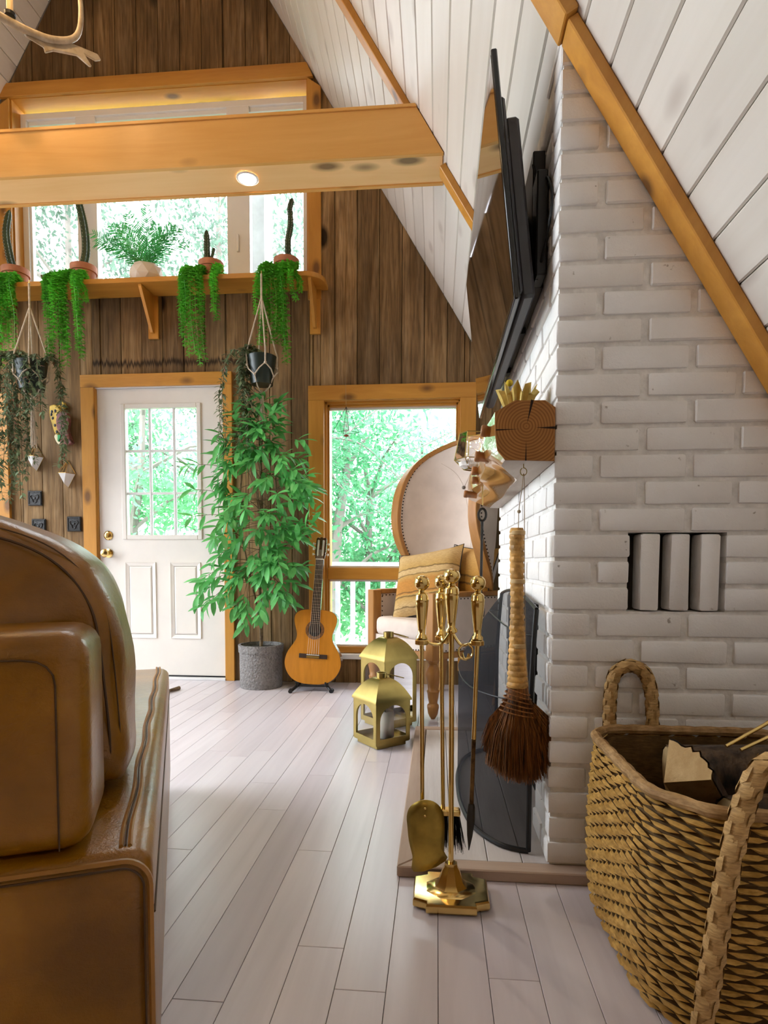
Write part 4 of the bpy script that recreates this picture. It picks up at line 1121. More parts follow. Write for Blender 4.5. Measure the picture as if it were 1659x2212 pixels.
# geometric glass terrarium with fairy lights at the far end
te = thing('glass_terrarium', 'faceted glass terrarium with brass edges and fairy lights on the mantel', 'terrarium', (.16, 2.72, 1.235))
c = Vector((.150, 2.72, 0)); Z0, Z1, Z2, Z3 = 1.246, 1.290, 1.405, 1.425
def hexr(r_, z, n=5, ph=.5): return [c + Vector((r_*cos(ph+2*pi*k/n), r_*sin(ph+2*pi*k/n), z)) for k in range(n)]
L = [hexr(.035, Z0), hexr(.078, Z1), hexr(.055, Z2)]
for a in range(2):
    for k in range(5):
        MB().add([L[a][k], L[a][(k+1) % 5], L[a+1][(k+1) % 5], L[a+1][k]], [(0,1,2,3)]).build('pane', m_lglass, te)
for a in range(3):
    for k in range(5):
        MB().tube([L[a][k], L[a][(k+1) % 5]], .0022, 6).build('brass_edge', m_abrass, te)
        if a < 2: MB().tube([L[a][k], L[a+1][k]], .0022, 6).build('brass_edge', m_abrass, te)
MB().lathe([(.034,0),(.055,.012),(.060,.030),(.02,.036)], 10, (c.x, c.y, Z0+.002)).build('white_gravel', M('white_gravel', (.8,.78,.74), .9, bump=1, bs=200), te)
m_fairy = M('fairy_light', (1,.9,.7), .4, var=0, emit=((1,.78,.45), 40))
rr = random.Random(2); pts = []
for k in range(16):
    a = rr.uniform(0, 2*pi); r_ = rr.uniform(.01, .045); p = c + Vector((r_*cos(a), r_*sin(a), rr.uniform(Z0+.05, Z2-.005))); pts.append(p)
    MB().ball(p, .0021, 6, 4).build('fairy_bulb', m_fairy, te)
MB().tube(bez(pts, 3), .0005, 4).build('copper_wire', m_brass, te)
# ================================================================== WALL SHELF AND PLANTS
SZ0, SZ1, SY = 2.662, 2.694, 3.885
shf = thing('wall_shelf', 'long honey pine plant shelf on brackets under the upper window', 'shelf', (-2.0, 4.0, SZ0))
pl_ = [(-3.40, D-.002), (-3.40, SY), (-.87, SY)] + [(-.87+.125*sin(a), SY+.125*(1-cos(a))) for a in [k*pi/2/8 for k in range(1, 9)]] + [(-.745, D-.002)]
MB().prism(pl_[::-1], lambda x, y, h: (x, y, h), SZ0, SZ1).build('shelf_board', m_pine_x, shf, bevel=.004, seg=2)
for x in (-3.15, -1.965, -.832):
    b = MB().box(x-.036, x+.036, D-.02, D-.001, 2.372, SZ0).build('bracket', m_pine_z, shf, bevel=.002)
    MB().prism([(D-.02, SZ0), (3.905, SZ0), (3.905, SZ0-.014), (D-.045, 2.405), (D-.02, 2.405)], lambda y, z, h: (h, y, z), x-.011, x+.011).build('gusset', m_pine_z, b, bevel=.002)

def tpot(t, x, y, z, rt, h, m=m_terra, rim=True):
    pr = [(rt*.66, 0), (rt*.68, .002), (rt*.90, h*.68), (rt, h*.70), (rt, h), (rt*.93, h), (rt*.90, h*.84)] if rim else [(rt*.74, 0), (rt*.97, h*.97), (rt, h), (rt*.93, h), (rt*.92, h*.9)]
    p = MB().lathe(pr, 28, (x, y, z)).build('pot', m, t, smooth=True, ang=35)
    MB().lathe([(rt*.88, h*.86), (rt*.5, h*.89), (.004, h*.90)], 20, (x, y, z)).build('soil', m_soil, t, smooth=True); return p
def cactus(lab, x, y, pts, rad, rt, h, arm=None):
    t = thing('potted_cactus', lab, 'cactus', (x, y, SZ1)); tpot(t, x, y, SZ1, rt, h)
    P = bez([Vector((x, y, SZ1+h*.85)) + Vector(p) for p in pts], 7); n = 14; loops = []
    t0 = Vector((0, -1, 0))
    for i, p in enumerate(P):
        d = (P[min(i+1, len(P)-1)]-P[max(i-1, 0)]).normalized(); u = t0.cross(d).normalized(); w = d.cross(u)
        k = 1 - .25*(i/len(P))**2; k *= 1 if i < len(P)-3 else (.85, .6, .15)[i-len(P)+3]
        loops.append([p + rad*k*(1.0 if j % 2 else .68)*(cos(2*pi*j/n)*u+sin(2*pi*j/n)*w) for j in range(n)])
    MB().ring(loops).build('column', m_cact, t, smooth=True, ang=60)
    s = MB()
    for i in range(1, len(P)-2):
        d = (P[i+1]-P[i-1]).normalized(); u = t0.cross(d).normalized(); w = d.cross(u)
        for j in range(1, n, 2):
            o = cos(2*pi*j/n)*u+sin(2*pi*j/n)*w; q = P[i]+o*rad*.9; s.tube([q, q+o*.008+d*.003], [.0016, .0003], 3, cap=False); s.tube([q, q+o*.007-d*.004], [.0014, .0003], 3, cap=False)
    s.build('spines', m_spine, t, kind='stuff')
    if arm:
        MB().tube(bez([Vector((x, y, SZ1+h)) + Vector(p) for p in arm], 5), [rad*.5]*(5*(len(arm)-1)+1), 8).build('side_shoot', m_cact, t, smooth=True)
cactus('potted cactus arching left, at the far left of the shelf', -2.895, 4.0, [(-.01,0,0),(-.04,0,.12),(-.06,0,.27),(-.03,0,.42)], .026, .088, .135)
cactus('tall bending cactus in terracotta behind the second fern', -2.405, 4.0, [(-.01,0,0),(.02,0,.12),(.012,0,.28),(-.03,0,.47),(-.04,0,.54)], .027, .085, .135)
cactus('short upright cactus in terracotta between palm and right-hand pot', -1.515, 4.0, [(-.025,0,0),(-.026,0,.12),(-.028,0,.235)], .022, .083, .125, [(-.0,0,.02),(.012,0,.06),(.022,0,.095)])
cactus('thin crooked cactus in terracotta at the right end of the shelf', -1.005, 4.0, [(.015,0,0),(.012,0,.14),(.03,0,.24),(.026,0,.35),(.045,0,.41)], .020, .083, .125)
# palm in faceted pot
pm = thing('potted_palm', 'small feathery palm in a cream faceted pot on the shelf', 'potted palm', (-1.965, 4.0, SZ1))
mb = MB(); n = 9; px_, py_ = -1.965, 4.0; rr = random.Random(6)
mb.ring([[ (px_+r_*cos(2*pi*(j+ph)/n), py_+.85*r_*sin(2*pi*(j+ph)/n), SZ1+z+rr.uniform(-.006,.006)*(z > .01)) for j in range(n)] for r_, z, ph in ((.085,0,0),(.112,.05,.5),(.105,.10,0),(.075,.128,.5),(.066,.118,.5))])
# faces split into triangles for the folded look
fo = mb.build('faceted_pot', M('cream_ceramic', (.66,.58,.49), .55, var=.05), pm)
bm = bmesh.new(); bm.from_mesh(fo.data); bmesh.ops.triangulate(bm, faces=bm.faces); bm.to_mesh(fo.data); bm.free()
def frond(t, base, tip, droop, nl, ll, m=m_palm, wid=.006):
    B, T = Vector(base), Vector(tip); P = [B.lerp(T, k/12)+Vector((0,0,droop*sin(pi*k/12*.9))) for k in range(13)]
    mb = MB(); mb.tube(P, [.0028*(1-.8*k/12) for k in range(13)], 4)
    side = (T-B).cross(Vector((0,-1,.3))).normalized()
    for k in range(2, nl):
        f = k/nl; i = min(11, int(f*12)); p = P[i].lerp(P[i+1], f*12-i); d = (P[i+1]-P[i]).normalized(); L = ll*(sin(pi*(.15+.8*f))**.7)
        for s in (-1, 1):
            tipv = p + (side*s*.75+d*.75).normalized()*L + Vector((0, rr.uniform(-.02,.02), -.012)); w = d*wid
            mb.add([p-w*.5, p+w*.5, p.lerp(tipv,.5)+w, tipv, p.lerp(tipv,.5)-w*.6], [(0,1,2,3,4)])
    return mb.build('frond', m, t)
for tip, dr in (((-.36,-.02,.27),.03),((-.26,.03,.36),.02),((-.12,.0,.43),.0),((.02,-.02,.47),0),((.06,.04,.36),.02),((.25,-.03,.27),.04),((.31,.0,.16),.07),((.18,.02,.33),.03),((-.15,-.06,.30),.03),((.16,-.07,.2),.05),((-.32,-.06,.15),.07)):
    frond(pm, (px_, py_, SZ1+.10), (px_+tip[0], py_+tip[1], SZ1+.10+tip[2]*.88), dr, 28, .11, wid=.0052)
st = thing('shelf_stick', 'short dark stick leaning on the shelf left of the second fern', 'stick', (-2.70, 3.96, SZ1))
MB().tube([(-2.655,3.97,SZ1+.006),(-2.70,3.99,SZ1+.085)], .008, 8).build('stick_body', m_bark, st)

# ---- trailing ferns over the shelf edge
def fern(lab, x, width, strands, seed, extra=()):
    t = thing('trailing_fern', lab, 'fern', (x, 3.9, SZ1), 0, 'trailing ferns on the plant shelf'); rr = random.Random(seed)
    def strand(x0, x1, zend, yoff):
        sy = SY-.012-yoff
        P = bez([(x0, 3.955, SZ1+.015), (x0+rr.uniform(-.02,.02), SY+.01, SZ1+rr.uniform(.035,.065)), (lerp(x0,x1,.3), sy-.02, SZ1-.03), (lerp(x0,x1,.6)+rr.uniform(-.02,.02), sy-.012, lerp(SZ1,zend,.5)), (x1, sy-.006, zend)], 9)
        mb = MB(); mb.tube(P, [.0016]*len(P), 3, cap=False)
        L = len(P)
        for i in range(3, L):
            nn = 7
            for k in range(nn):
                a = 2*pi*k/nn + i*.9; p = P[i].lerp(P[i-1], k/nn)
                o = Vector((cos(a), sin(a)*.75, rr.uniform(-.25,.45))).normalized(); ln = rr.uniform(.018, .034)*(1-.35*i/L)
                q = p + o*ln + Vector((0,0,-.010)); perp = o.cross(Vector((0,0,1))).normalized()
                # tiny feathered side shoot: leaflets along p->q
                for f in (.35, .65, .95):
                    c = p.lerp(q, f); e = .0085*(1.25-f*.55)
                    mb.add([c, c+perp*e*.9+o*e*.6, c+o*e*1.15, c-perp*e*.9+o*e*.6], [(0,1,2,3)])
        mb.build('frond', m_fern, t)
    for i in range(strands):
        f = rr.random(); x0 = x + (f-.5)*width*.8; x1 = x + (f-.5)*width + rr.uniform(-.02,.02)
        strand(x0, x1, SZ1 - rr.choice((.15,.25,.32,.40,.46,.52)), rr.uniform(0,.05))
    for x0, x1, ze in extra: strand(x0, x1, ze, rr.uniform(0,.04))
fern('trailing fern cut off by the left picture edge on the shelf', -2.87, .20, 17, 1, [(-2.88,-2.89,2.12),(-2.83,-2.80,2.42)])
fern('widest bushy trailing fern, second from the left on the shelf', -2.455, .27, 24, 2, [(-2.47,-2.475,2.11),(-2.36,-2.34,2.20),(-2.45,-2.44,2.13)])
fern('narrow trailing fern with a small side sprig above the door', -1.585, .15, 13, 3, [(-1.56,-1.53,2.10),(-1.54,-1.50,2.13),(-1.58,-1.55,2.18),(-1.44,-1.435,2.52),(-1.43,-1.44,2.44),(-1.445,-1.43,2.40)])
fern('trailing fern at the right end of the shelf over the hanging pot', -1.05, .18, 15, 4, [(-.95,-.90,2.50),(-.93,-.885,2.56),(-1.0,-.96,2.12),(-1.01,-.98,2.10),(-1.13,-1.16,2.42),(-.99,-.97,2.2)])

# ---- leaf helper: real leaf objects first, the rest joined
def leaf_mesh(name, L, W, m, bend=.15, seg=4):
    vs = []; fs = []
    for k in range(seg+1):
        f = k/seg; w = W*sin(pi*min(1, f*.96+.02))**.8; z = -bend*L*f*f
        vs += [(-w, f*L, z+w*.25), (0, f*L, z), (w, f*L, z+w*.25)]
    for k in range(seg):
        a = k*3; fs += [(a, a+1, a+4, a+3), (a+1, a+2, a+5, a+4)]
    me = bpy.data.meshes.new(name); me.from_pydata(vs, [], fs); me.update(); me.materials.append(m)
    me.polygons.foreach_set('use_smooth', [True]*len(me.polygons)); return me
def leaf_mat(p, d, nrm, s):
    y = Vector(d).normalized(); z = Vector(nrm); z = (z - y*z.dot(y)); z = z.normalized() if z.length > 1e-5 else y.orthogonal().normalized(); x = y.cross(z)
    return Matrix(((x.x*s, y.x*s, z.x*s, p[0]), (x.y*s, y.y*s, z.y*s, p[1]), (x.z*s, y.z*s, z.z*s, p[2]), (0,0,0,1)))
def put_leaves(t, mats, me, limit, m):
    mats = sorted(mats, key=lambda q: q[1][3])       # nearest the viewer first
    inv = chain(t).inverted()
    for q in mats[:limit]:
        o = bpy.data.objects.new('leaf', me); COL.objects.link(o); o.parent = t; o.matrix_parent_inverse = inv; o.matrix_basis = q
    if mats[limit:]:
        mb = MB(); V0 = [v.co.copy() for v in me.vertices]; F0 = [tuple(p.vertices) for p in me.polygons]
        for q in mats[limit:]: mb.add([q @ v for v in V0], F0)
        me2 = bpy.data.meshes.new('foliage'); me2.from_pydata(mb.v, [], mb.f); me2.update(); mk('foliage', me2, m, t, smooth=True, ang=180, kind='stuff')

# ---- macrame plant hangers with dark pots and dusty trailing vines
def hanger(lab, x, y, knot_z, zt, zb_, tail_z, rt):
    t = thing('macrame_hanger', lab, 'plant hanger', (x, y, tail_z))
    MB().tube([(x, y, SZ0-.002), (x, y, SZ0-.03)], .003, 6).build('screw_eye', m_brass, t)
    MB().tube([(x, y, SZ0-.02), (x, y, knot_z)], .0065, 8).build('top_cord', m_rope, t, smooth=True)
    rb = rt*.80; N = 4; rim = []; low = []
    for k in range(N):
        a = 2*pi*k/N + .5; ca, sa_ = cos(a), sin(a)
        q = Vector((x+(rt+.006)*ca, y+(rt+.006)*sa_, zt+.01)); q2 = Vector((x+(rt+.002)*ca, y+(rt+.002)*sa_, zt-.06))
        MB().tube([(x, y, knot_z), q, q2], .0052, 7).build('cord', m_rope, t, smooth=True); MB().ball(q2, .010, 8, 6).build('knot', m_rope, t, smooth=True); rim.append(q2)
    for k in range(N):
        a = 2*pi*(k+.5)/N + .5; p = Vector((x+(rb+.012)*cos(a), y+(rb+.012)*sin(a), zt-.13)); low.append(p); MB().ball(p, .008, 8, 6).build('knot', m_rope, t, smooth=True)
    for k in range(N):
        for e in (low[k], low[k-1]):
            mid = (rim[k]+e)/2; d = Vector((mid.x-x, mid.y-y, 0)); mid += d.normalized()*.016
            MB().tube([rim[k], mid, e], .0042, 6).build('cord', m_rope, t, smooth=True)
        MB().tube([low[k], Vector((x+(low[k].x-x)*.6, y+(low[k].y-y)*.6, zb_-.02)), (x, y, zb_-.055)], .0042, 6).build('cord', m_rope, t, smooth=True)
    MB().lathe([(.008,-.03),(.012,-.02),(.012,.02),(.008,.03)], 10, (x, y, zb_-.065)).build('gathering_knot', m_rope, t, smooth=True)
    for k in range(9):
        a = 2*pi*k/9; MB().tube([(x+.007*cos(a), y+.007*sin(a), zb_-.08), (x+.012*cos(a), y+.012*sin(a), lerp(zb_, tail_z, .6)), (x+.017*cos(a)+.004, y+.015*sin(a), tail_z+.01*(k % 3))], .0034, 5).build('fringe_cord', m_rope, t, smooth=True)
me_euca = leaf_mesh('vine_leaf_shape', .042, .0085, m_euca); me_pink = leaf_mesh('pink_leaf_shape', .042, .007, m_euca2)
def vine(lab, x, y, zt, zb_, rt, runs, seed, nleaf):
    t = thing('hanging_vine', lab, 'potted vine', (x, y, zb_)); rr = random.Random(seed)
    tpot(t, x, y, zb_, rt, zt-zb_, m_dpot, False)
    mats = []; pinks = []
    for (dx, dy, zend, cnt, sp) in runs:
        for _ in range(cnt):
            a = rr.uniform(0, 2*pi); s = Vector((x+rt*.5*cos(a), y+rt*.5*sin(a), zt-.02)); ex = x+dx+rr.gauss(0, sp); ey = min(y+dy+rr.gauss(0, sp*.5), 4.06)
            over = Vector((lerp(x, ex, .75), lerp(y, ey, .8), zt+rr.uniform(.02, .07))); ze = zend + abs(rr.gauss(0, .12))
            P = bez([s, over, (ex, ey, lerp(zt, ze, .3)), (ex+rr.gauss(0,.02), ey, lerp(zt, ze, .65)), (ex+rr.gauss(0,.03), ey+rr.gauss(0,.015), ze)], 9)
            MB().tube(P, [.0016]*len(P), 4).build('vine_stem', m_vine, t, smooth=True)
            for i in range(3, len(P)):
                for _k in range(nleaf):
                    aa = rr.uniform(0, 2*pi); d = Vector((cos(aa), sin(aa)*.8, rr.uniform(-1.1,.25)))
                    q = leaf_mat(P[i].lerp(P[i-1], rr.random()), d, (0,-.3,1), rr.uniform(.55, 1.25))
                    (pinks if rr.random() < .02 else mats).append(q)
    put_leaves(t, mats, me_euca, 170, m_euca)
    if pinks: put_leaves(t, pinks, me_pink, 20, m_euca2)
hanger('cream macrame hanger left of the door with long fringe', -2.66, 3.80, 2.49, 2.135, 1.955, 1.58, .100)
vine('dusty green vine in a dark pot hanging left of the door', -2.66, 3.80, 2.135, 1.955, .100, [(-.20,-.03,1.22,11,.05),(-.13,.02,1.30,8,.05),(.17,.05,1.35,3,.04),(.08,-.09,1.75,2,.04),(-.06,-.11,1.7,2,.04)], 21, 3)
hanger('cream macrame hanger right of the door above the bamboo', -1.115, 3.80, 2.50, 2.130, 1.955, 1.70, .092)
vine('dusty green vine in a dark pot hanging right of the door', -1.115, 3.80, 2.130, 1.955, .092, [(-.14,-.02,1.55,8,.04),(-.26,-.02,1.40,3,.05),(-.10,-.05,1.75,4,.03)], 22, 2)

# ================================================================== BAMBOO TREE in stone pot
bt = thing('bamboo_tree', 'tall leafy artificial bamboo tree in a rough grey pot beside the door', 'potted tree', (-1.172, 3.925, 0))
tx0, ty0 = -1.172, 3.925
m_stone = M('rough_grey_cement', (.25,.235,.225), .9, var=.16, vs=70, bump=1.0, bs=75, bd=.014)
MB().lathe([(.137,0),(.140,.01),(.142,.235),(.148,.237),(.150,.285),(.135,.287),(.132,.262)], 36, (tx0,ty0,0)).build('pot', m_stone, bt, smooth=True, ang=40)
MB().lathe([(.131,.262),(.06,.27),(.003,.272)], 20, (tx0,ty0,0)).build('soil', m_soil, bt, smooth=True)
stems = [bez([(tx0,ty0,.26),(tx0+.005,ty0,.45),(tx0-.01,ty0+.01,.8),(tx0+.02,ty0-.02,1.3),(tx0-.01,ty0,1.78)], 8),
         bez([(tx0,ty0,.26),(tx0+.012,ty0,.46),(tx0+.06,ty0-.02,.8),(tx0+.12,ty0-.04,1.2),(tx0+.10,ty0-.03,1.6)], 8),
         bez([(tx0,ty0,.26),(tx0-.006,ty0-.01,.44),(tx0-.06,ty0-.03,.75),(tx0-.12,ty0-.05,1.1),(tx0-.10,ty0-.03,1.55)], 8)]
for s_, r_ in zip(stems, (.012,.009,.009)): MB().tube(s_, [r_*(1-.6*i/len(s_)) for i in range(len(s_))], 8).build('stem', m_bark, bt, smooth=True)
me_bam = leaf_mesh('bamboo_leaf_shape', .108, .0165, m_bamb, .18, 5)
rr = random.Random(31); mats = []
def spray(b, e, nl):
    P = bez([b, (Vector(b)+Vector(e))/2+Vector((0,0,.03)), e], 5)
    MB().tube(P, [.0024*(1-.6*i/len(P)) for i in range(len(P))], 4).build('twig', m_bark, bt, smooth=True)
    d0 = (P[-1]-P[-4]).normalized()
    for k in range(nl):
        p = P[-1].lerp(P[-5], (k/nl)); a = 2*pi*k*.38+rr.uniform(-.3,.3)
        u = d0.orthogonal().normalized(); w = d0.cross(u)
        d = d0*.75 + .9*(cos(a)*u+sin(a)*w) + Vector((0,-.12,-.38))
        q = leaf_mat(p, d, (rr.gauss(0,.3),-.6,1), rr.uniform(.7,1.2))
        if q[1][3] < 4.03: mats.append(q)
for i in range(105):
    s_ = rr.choice(stems); b = s_[rr.randrange(12, len(s_))]; h_ = b.z
    reach = lerp(.16, .36, min(1, max(0, sin((h_-.45)/1.5*pi)))) * rr.uniform(.35, 1.05)
    a = rr.uniform(pi*.95, pi*2.05)
    e = b + Vector((cos(a)*reach*1.1, sin(a)*reach*.75, rr.uniform(-.16,.12)))
    e.z = min(e.z, 1.86); e.x = max(-1.62, min(-.80, e.x)); e.y = min(e.y, 4.02)
    spray(b, e, rr.randrange(6, 10))
for e in [(tx0+rr.uniform(-.2,.22), 3.75+rr.uniform(-.05,.2), rr.uniform(1.55,1.84)) for _ in range(16)]: spray(stems[0][-rr.randrange(4,14)], e, 9)
for e in ((-1.56,3.82,.62),(-1.50,3.78,.70),(-1.52,3.80,.54),(-1.22,3.74,.44),(-1.12,3.72,.50),(-1.26,3.78,.52),(-.80,3.80,1.08),(-.78,3.84,1.16),(-.86,3.76,1.0),(-1.0,3.74,.62),(-.90,3.78,.80)): spray(stems[1 if e[0] > tx0 else 2][16], e, 9)
put_leaves(bt, mats, me_bam, 290, m_bamb)

# ================================================================== GUITAR on stand
m_top = M('amber_spruce_top', (.52,.205,.022), .18, var=.08, vs=40, stretch=(1,1,.05), coat=.6)
m_side = M('dark_rosewood', (.10,.035,.012), .25, var=.3, vs=30, coat=.5)
m_fret = M('ebony_board', (.035,.018,.010), .4)
m_nick = M('nickel_wire', (.75,.73,.68), .25, 1)
m_bone = M('ivory_plastic', (.75,.70,.58), .35)
gt = thing('classical_guitar', 'amber classical guitar leaning upright on a small floor stand', 'guitar', (-.806, 3.80, .045))
V_ = Vector((.045, .125, .945)).normalized(); N_ = Vector((0, -1, 0)); N_ = (N_-V_*N_.dot(V_)).normalized(); U_ = V_.cross(N_).normalized() * -1
if U_.x < 0: U_ = -U_
gt.matrix_basis = Matrix(((U_.x, -N_.x, V_.x, -.806), (U_.y, -N_.y, V_.y, 3.80), (U_.z, -N_.z, V_.z, .045), (0,0,0,1)))
half = [(0,0),(.06,.003),(.115,.020),(.158,.058),(.183,.110),(.185,.155),(.170,.205),(.143,.248),(.122,.285),(.117,.320),(.128,.362),(.140,.405),(.137,.445),(.112,.472),(.07,.483),(.03,.486),(0,.487)]
hp = bez([(a,0,b) for a,b in half], 3); outl = [(p.x, p.z) for p in hp] + [(-p.x, p.z) for p in hp[-2:0:-1]]
def gbld(mb, name, m, **k): return mb.build(name, m, k.pop('par', gt), world=False, **k)
bd = gbld(MB().prism(outl, lambda u, v, h: (u, h, v), .002, .095), 'body', m_side, bevel=.003, smooth=True)
gbld(MB().prism([(u*.992, .243+(v-.243)*.994) for u, v in outl], lambda u, v, h: (u, h, v), -.0005, .0022), 'soundboard', m_top, smooth=True)
gbld(MB().lathe([(.062,0),(.062,.0008),(.042,.0008),(.042,0)], 36, (0,-.0004,.352), (0,-1,0), cap=False), 'rosette', M('inlaid_rosette', (.20,.09,.03), .35, var=.4, vs=200))
gbld(MB().lathe([(.0425,0),(.0425,.0007)], 36, (0,-.0004,.352), (0,-1,0)), 'soundhole', m_black)
gbld(MB().prism([(-.029,.335),(.029,.335),(.0255,.815),(-.0255,.815)], lambda u, v, h: (u, h, v), -.0075, .0), 'fingerboard', m_fret, bevel=.001)
gbld(MB().prism([(-.028,.46),(.028,.46),(.0255,.815),(-.0255,.815)], lambda u, v, h: (u, h, v), .0, .020), 'neck', m_side)
sl = .815-.185
for k in range(1, 20):
    v = .815 - sl*(1-2**(-k/12)); w = lerp(.0255,.029,(.815-v)/.48)
    gbld(MB().box(-w, w, -.0088, -.0074, v-.0011, v+.0011), 'fret', m_nick)
gbld(MB().box(-.026,.026,-.010,.0,.814,.820), 'nut', m_bone)
gbld(MB().prism([(-.030,.820),(.030,.820),(.036,.87),(.034,.955),(.024,.965),(.012,.960),(0,.968),(-.012,.960),(-.024,.965),(-.034,.955),(-.036,.87)], lambda u, v, h: (u, h+(v-.82)*.14, v), -.006, .012), 'headstock', m_side, bevel=.002)
for s in (-1, 1):
    gbld(MB().box(s*.0165-.006, s*.0165+.006, -.0075+.002, .010, .838, .945), 'tuner_slot', m_bone, bevel=.003)
    for v in (.85, .885, .92):
        tk = gbld(MB().tube([(s*.034, .012, v), (s*.046, .012, v)], .0025, 6), 'tuner', m_nick); gbld(MB().box(s*.046-.004+s*.004, s*.046+.004+s*.004, .004, .020, v-.008, v+.008), 'tuner_knob', m_bone, bevel=.003)
gbld(MB().box(-.092, .092, -.009, .0, .168, .196), 'bridge', m_fret, bevel=.002)
gbld(MB().box(-.042, .042, -.0125, -.006, .188, .192), 'saddle', m_bone); gbld(MB().box(-.042,.042,-.0105,-.006,.170,.184), 'tie_block', m_abrass)
for k in range(6):
    f = (k-2.5)/2.5; gbld(MB().tube([(f*.036, -.0125, .19), (f*.021, -.0108, .817), (f*.016, -.004, .88)], .0007, 4), 'string', m_bone)
gs = thing('guitar_stand', 'small folding black guitar stand on the floor under the guitar', 'guitar stand', (-.80, 3.80, 0))
for s, fx in ((-1, -.925), (1, -.668)):
    MB().tube([(fx, 3.735+(.03 if s > 0 else 0), .012), (fx-s*.035, 3.80, .040), (fx-s*.06, 3.93, .10)], .010, 8).build('leg', m_black, gs, smooth=True)
    MB().tube([(fx, 3.725+(.03 if s > 0 else 0), .012), (fx+s*.003, 3.75+(.03 if s > 0 else 0), .014)], .014, 8).build('rubber_foot', m_black, gs, smooth=True)
    MB().tube([(fx-s*.035, 3.79, .040), (fx-s*.035, 3.76, .046), (fx-s*.033, 3.745, .068)], .007, 8).build('cradle_arm', m_black, gs, smooth=True)
MB().tube([(-.89,3.80,.036),(-.70,3.80,.036)], .006, 8).build('cross_bar', m_black, gs)
MB().tube([(-.80,3.93,.10),(-.80,4.03,.02)], .008, 8).build('rear_leg', m_black, gs)

# ================================================================== LANTERNS
def lantern(lab, cx, cy, ang, s, zbody, zeave, znk, ztop_):
    t = thing('lantern', lab, 'lantern', (cx, cy, 0), ang, 'brass lanterns by the hearth'); h = s/2
    def bl(mb, name, m, par=None, **k): return mb.build(name, m, par or t, world=False, **k)
    bl(MB().box(-h*.86, h*.86, -h*.86, h*.86, 0, .018), 'foot', m_abrass, bevel=.002)
    bl(MB().box(-h*.97, h*.97, -h*.97, h*.97, .018, .026), 'floor_plate', m_abrass)
    ow = h*.77; oz0 = .046; arc_c = zeave-.022-ow*.92
    for q in range(4):
        rot = Matrix.Rotation(q*pi/2, 4, 'Z')
        mb = MB(); th = .004
        def F(a, z, d): return rot @ Vector((a, -h+d, z))
        N = 12
        arch = [(-ow, oz0), (-ow, arc_c)] + [(-ow*cos(pi*k/N), arc_c+ow*.92*sin(pi*k/N)) for k in range(1, N)] + [(ow, arc_c), (ow, oz0)]
        outer = [(-h, .022), (-h, arc_c)] + [(-h+2*h*k/N, zeave) for k in range(1, N)] + [(h, arc_c), (h, .022)]
        outer[2] = (-h, zeave); outer[-3] = (h, zeave)
        for a in range(len(arch)-1):
            P = [F(*outer[a], 0), F(*outer[a+1], 0), F(*arch[a+1], 0), F(*arch[a], 0)]; Q = [F(*outer[a], th), F(*outer[a+1], th), F(*arch[a+1], th), F(*arch[a], th)]
            mb.add(P+Q, [(0,1,2,3),(4,7,6,5),(2,6,7,3),(0,4,5,1)])
        P = [F(-h,.022,0),F(h,.022,0),F(ow,oz0,0),F(-ow,oz0,0)]; Q = [F(-h,.022,th),F(h,.022,th),F(ow,oz0,th),F(-ow,oz0,th)]
        mb.add(P+Q, [(0,1,2,3),(4,7,6,5),(3,2,6,7)])
        sp_ = bl(mb, 'side_frame', m_abrass)
        bl(MB().add([F(-ow-.004, oz0-.004, .006), F(ow+.004, oz0-.004, .006), F(ow+.004, zeave-.02, .006), F(-ow-.004, zeave-.02, .006)], [(0,1,2,3)]), 'glass', m_lglass, sp_)
    loops = []
    for k in range(9):
        tt = k/8; r_ = lerp(h*1.06, h*.30, tt); z = lerp(zeave, znk, tt+.17*sin(pi*tt)); loops.append([(-r_,-r_,z),(r_,-r_,z),(r_,r_,z),(-r_,r_,z)])
    loops = [[(-h*1.06,-h*1.06,zeave-.008),(h*1.06,-h*1.06,zeave-.008),(h*1.06,h*1.06,zeave-.008),(-h*1.06,h*1.06,zeave-.008)]] + loops
    bl(MB().ring(loops), 'roof', m_abrass, smooth=True, ang=40)
    bl(MB().lathe([(h*.26,znk-.004),(h*.26,ztop_),(h*.22,ztop_),(h*.22,znk+.004)], 20), 'chimney_ring', m_abrass, smooth=True, ang=40)
    bl(MB().tube([(h*.26+.055*(1-cos(a))*.9, .030*sin(a), ztop_-.008-.03*(1-cos(a))/2) for a in [k*2*pi/20 for k in range(21)]], .0022, 6), 'ring_handle', m_abrass, smooth=True)
    return t
lantern('smaller brass lantern with arched windows, in front by the hearth', -.2505, 2.7375, radians(40), .188, .03, .215, .305, .328)
lantern('taller brass lantern standing behind the smaller one', -.245, 3.065, radians(42), .205, .03, .352, .452, .478)
cd = thing('pillar_candle', 'thick ivory pillar candle inside the smaller lantern', 'candle', (-.235, 2.745, .026))
m_wax = NT('ivory_wax'); m_wax.base((.88,.84,.70)); m_wax.set(.5); m_wax.p.inputs['Subsurface Weight'].default_value = .2; m_wax = m_wax.m
MB().lathe([(.040,0),(.042,.003),(.042,.118),(.038,.124),(.030,.118),(.004,.116)], 28, (-.235,2.745,.026)).build('wax_body', m_wax, cd, smooth=True)
MB().tube([(-.235,2.745,.140),(-.234,2.745,.154)], .0014, 5).build('wick', m_black, cd)
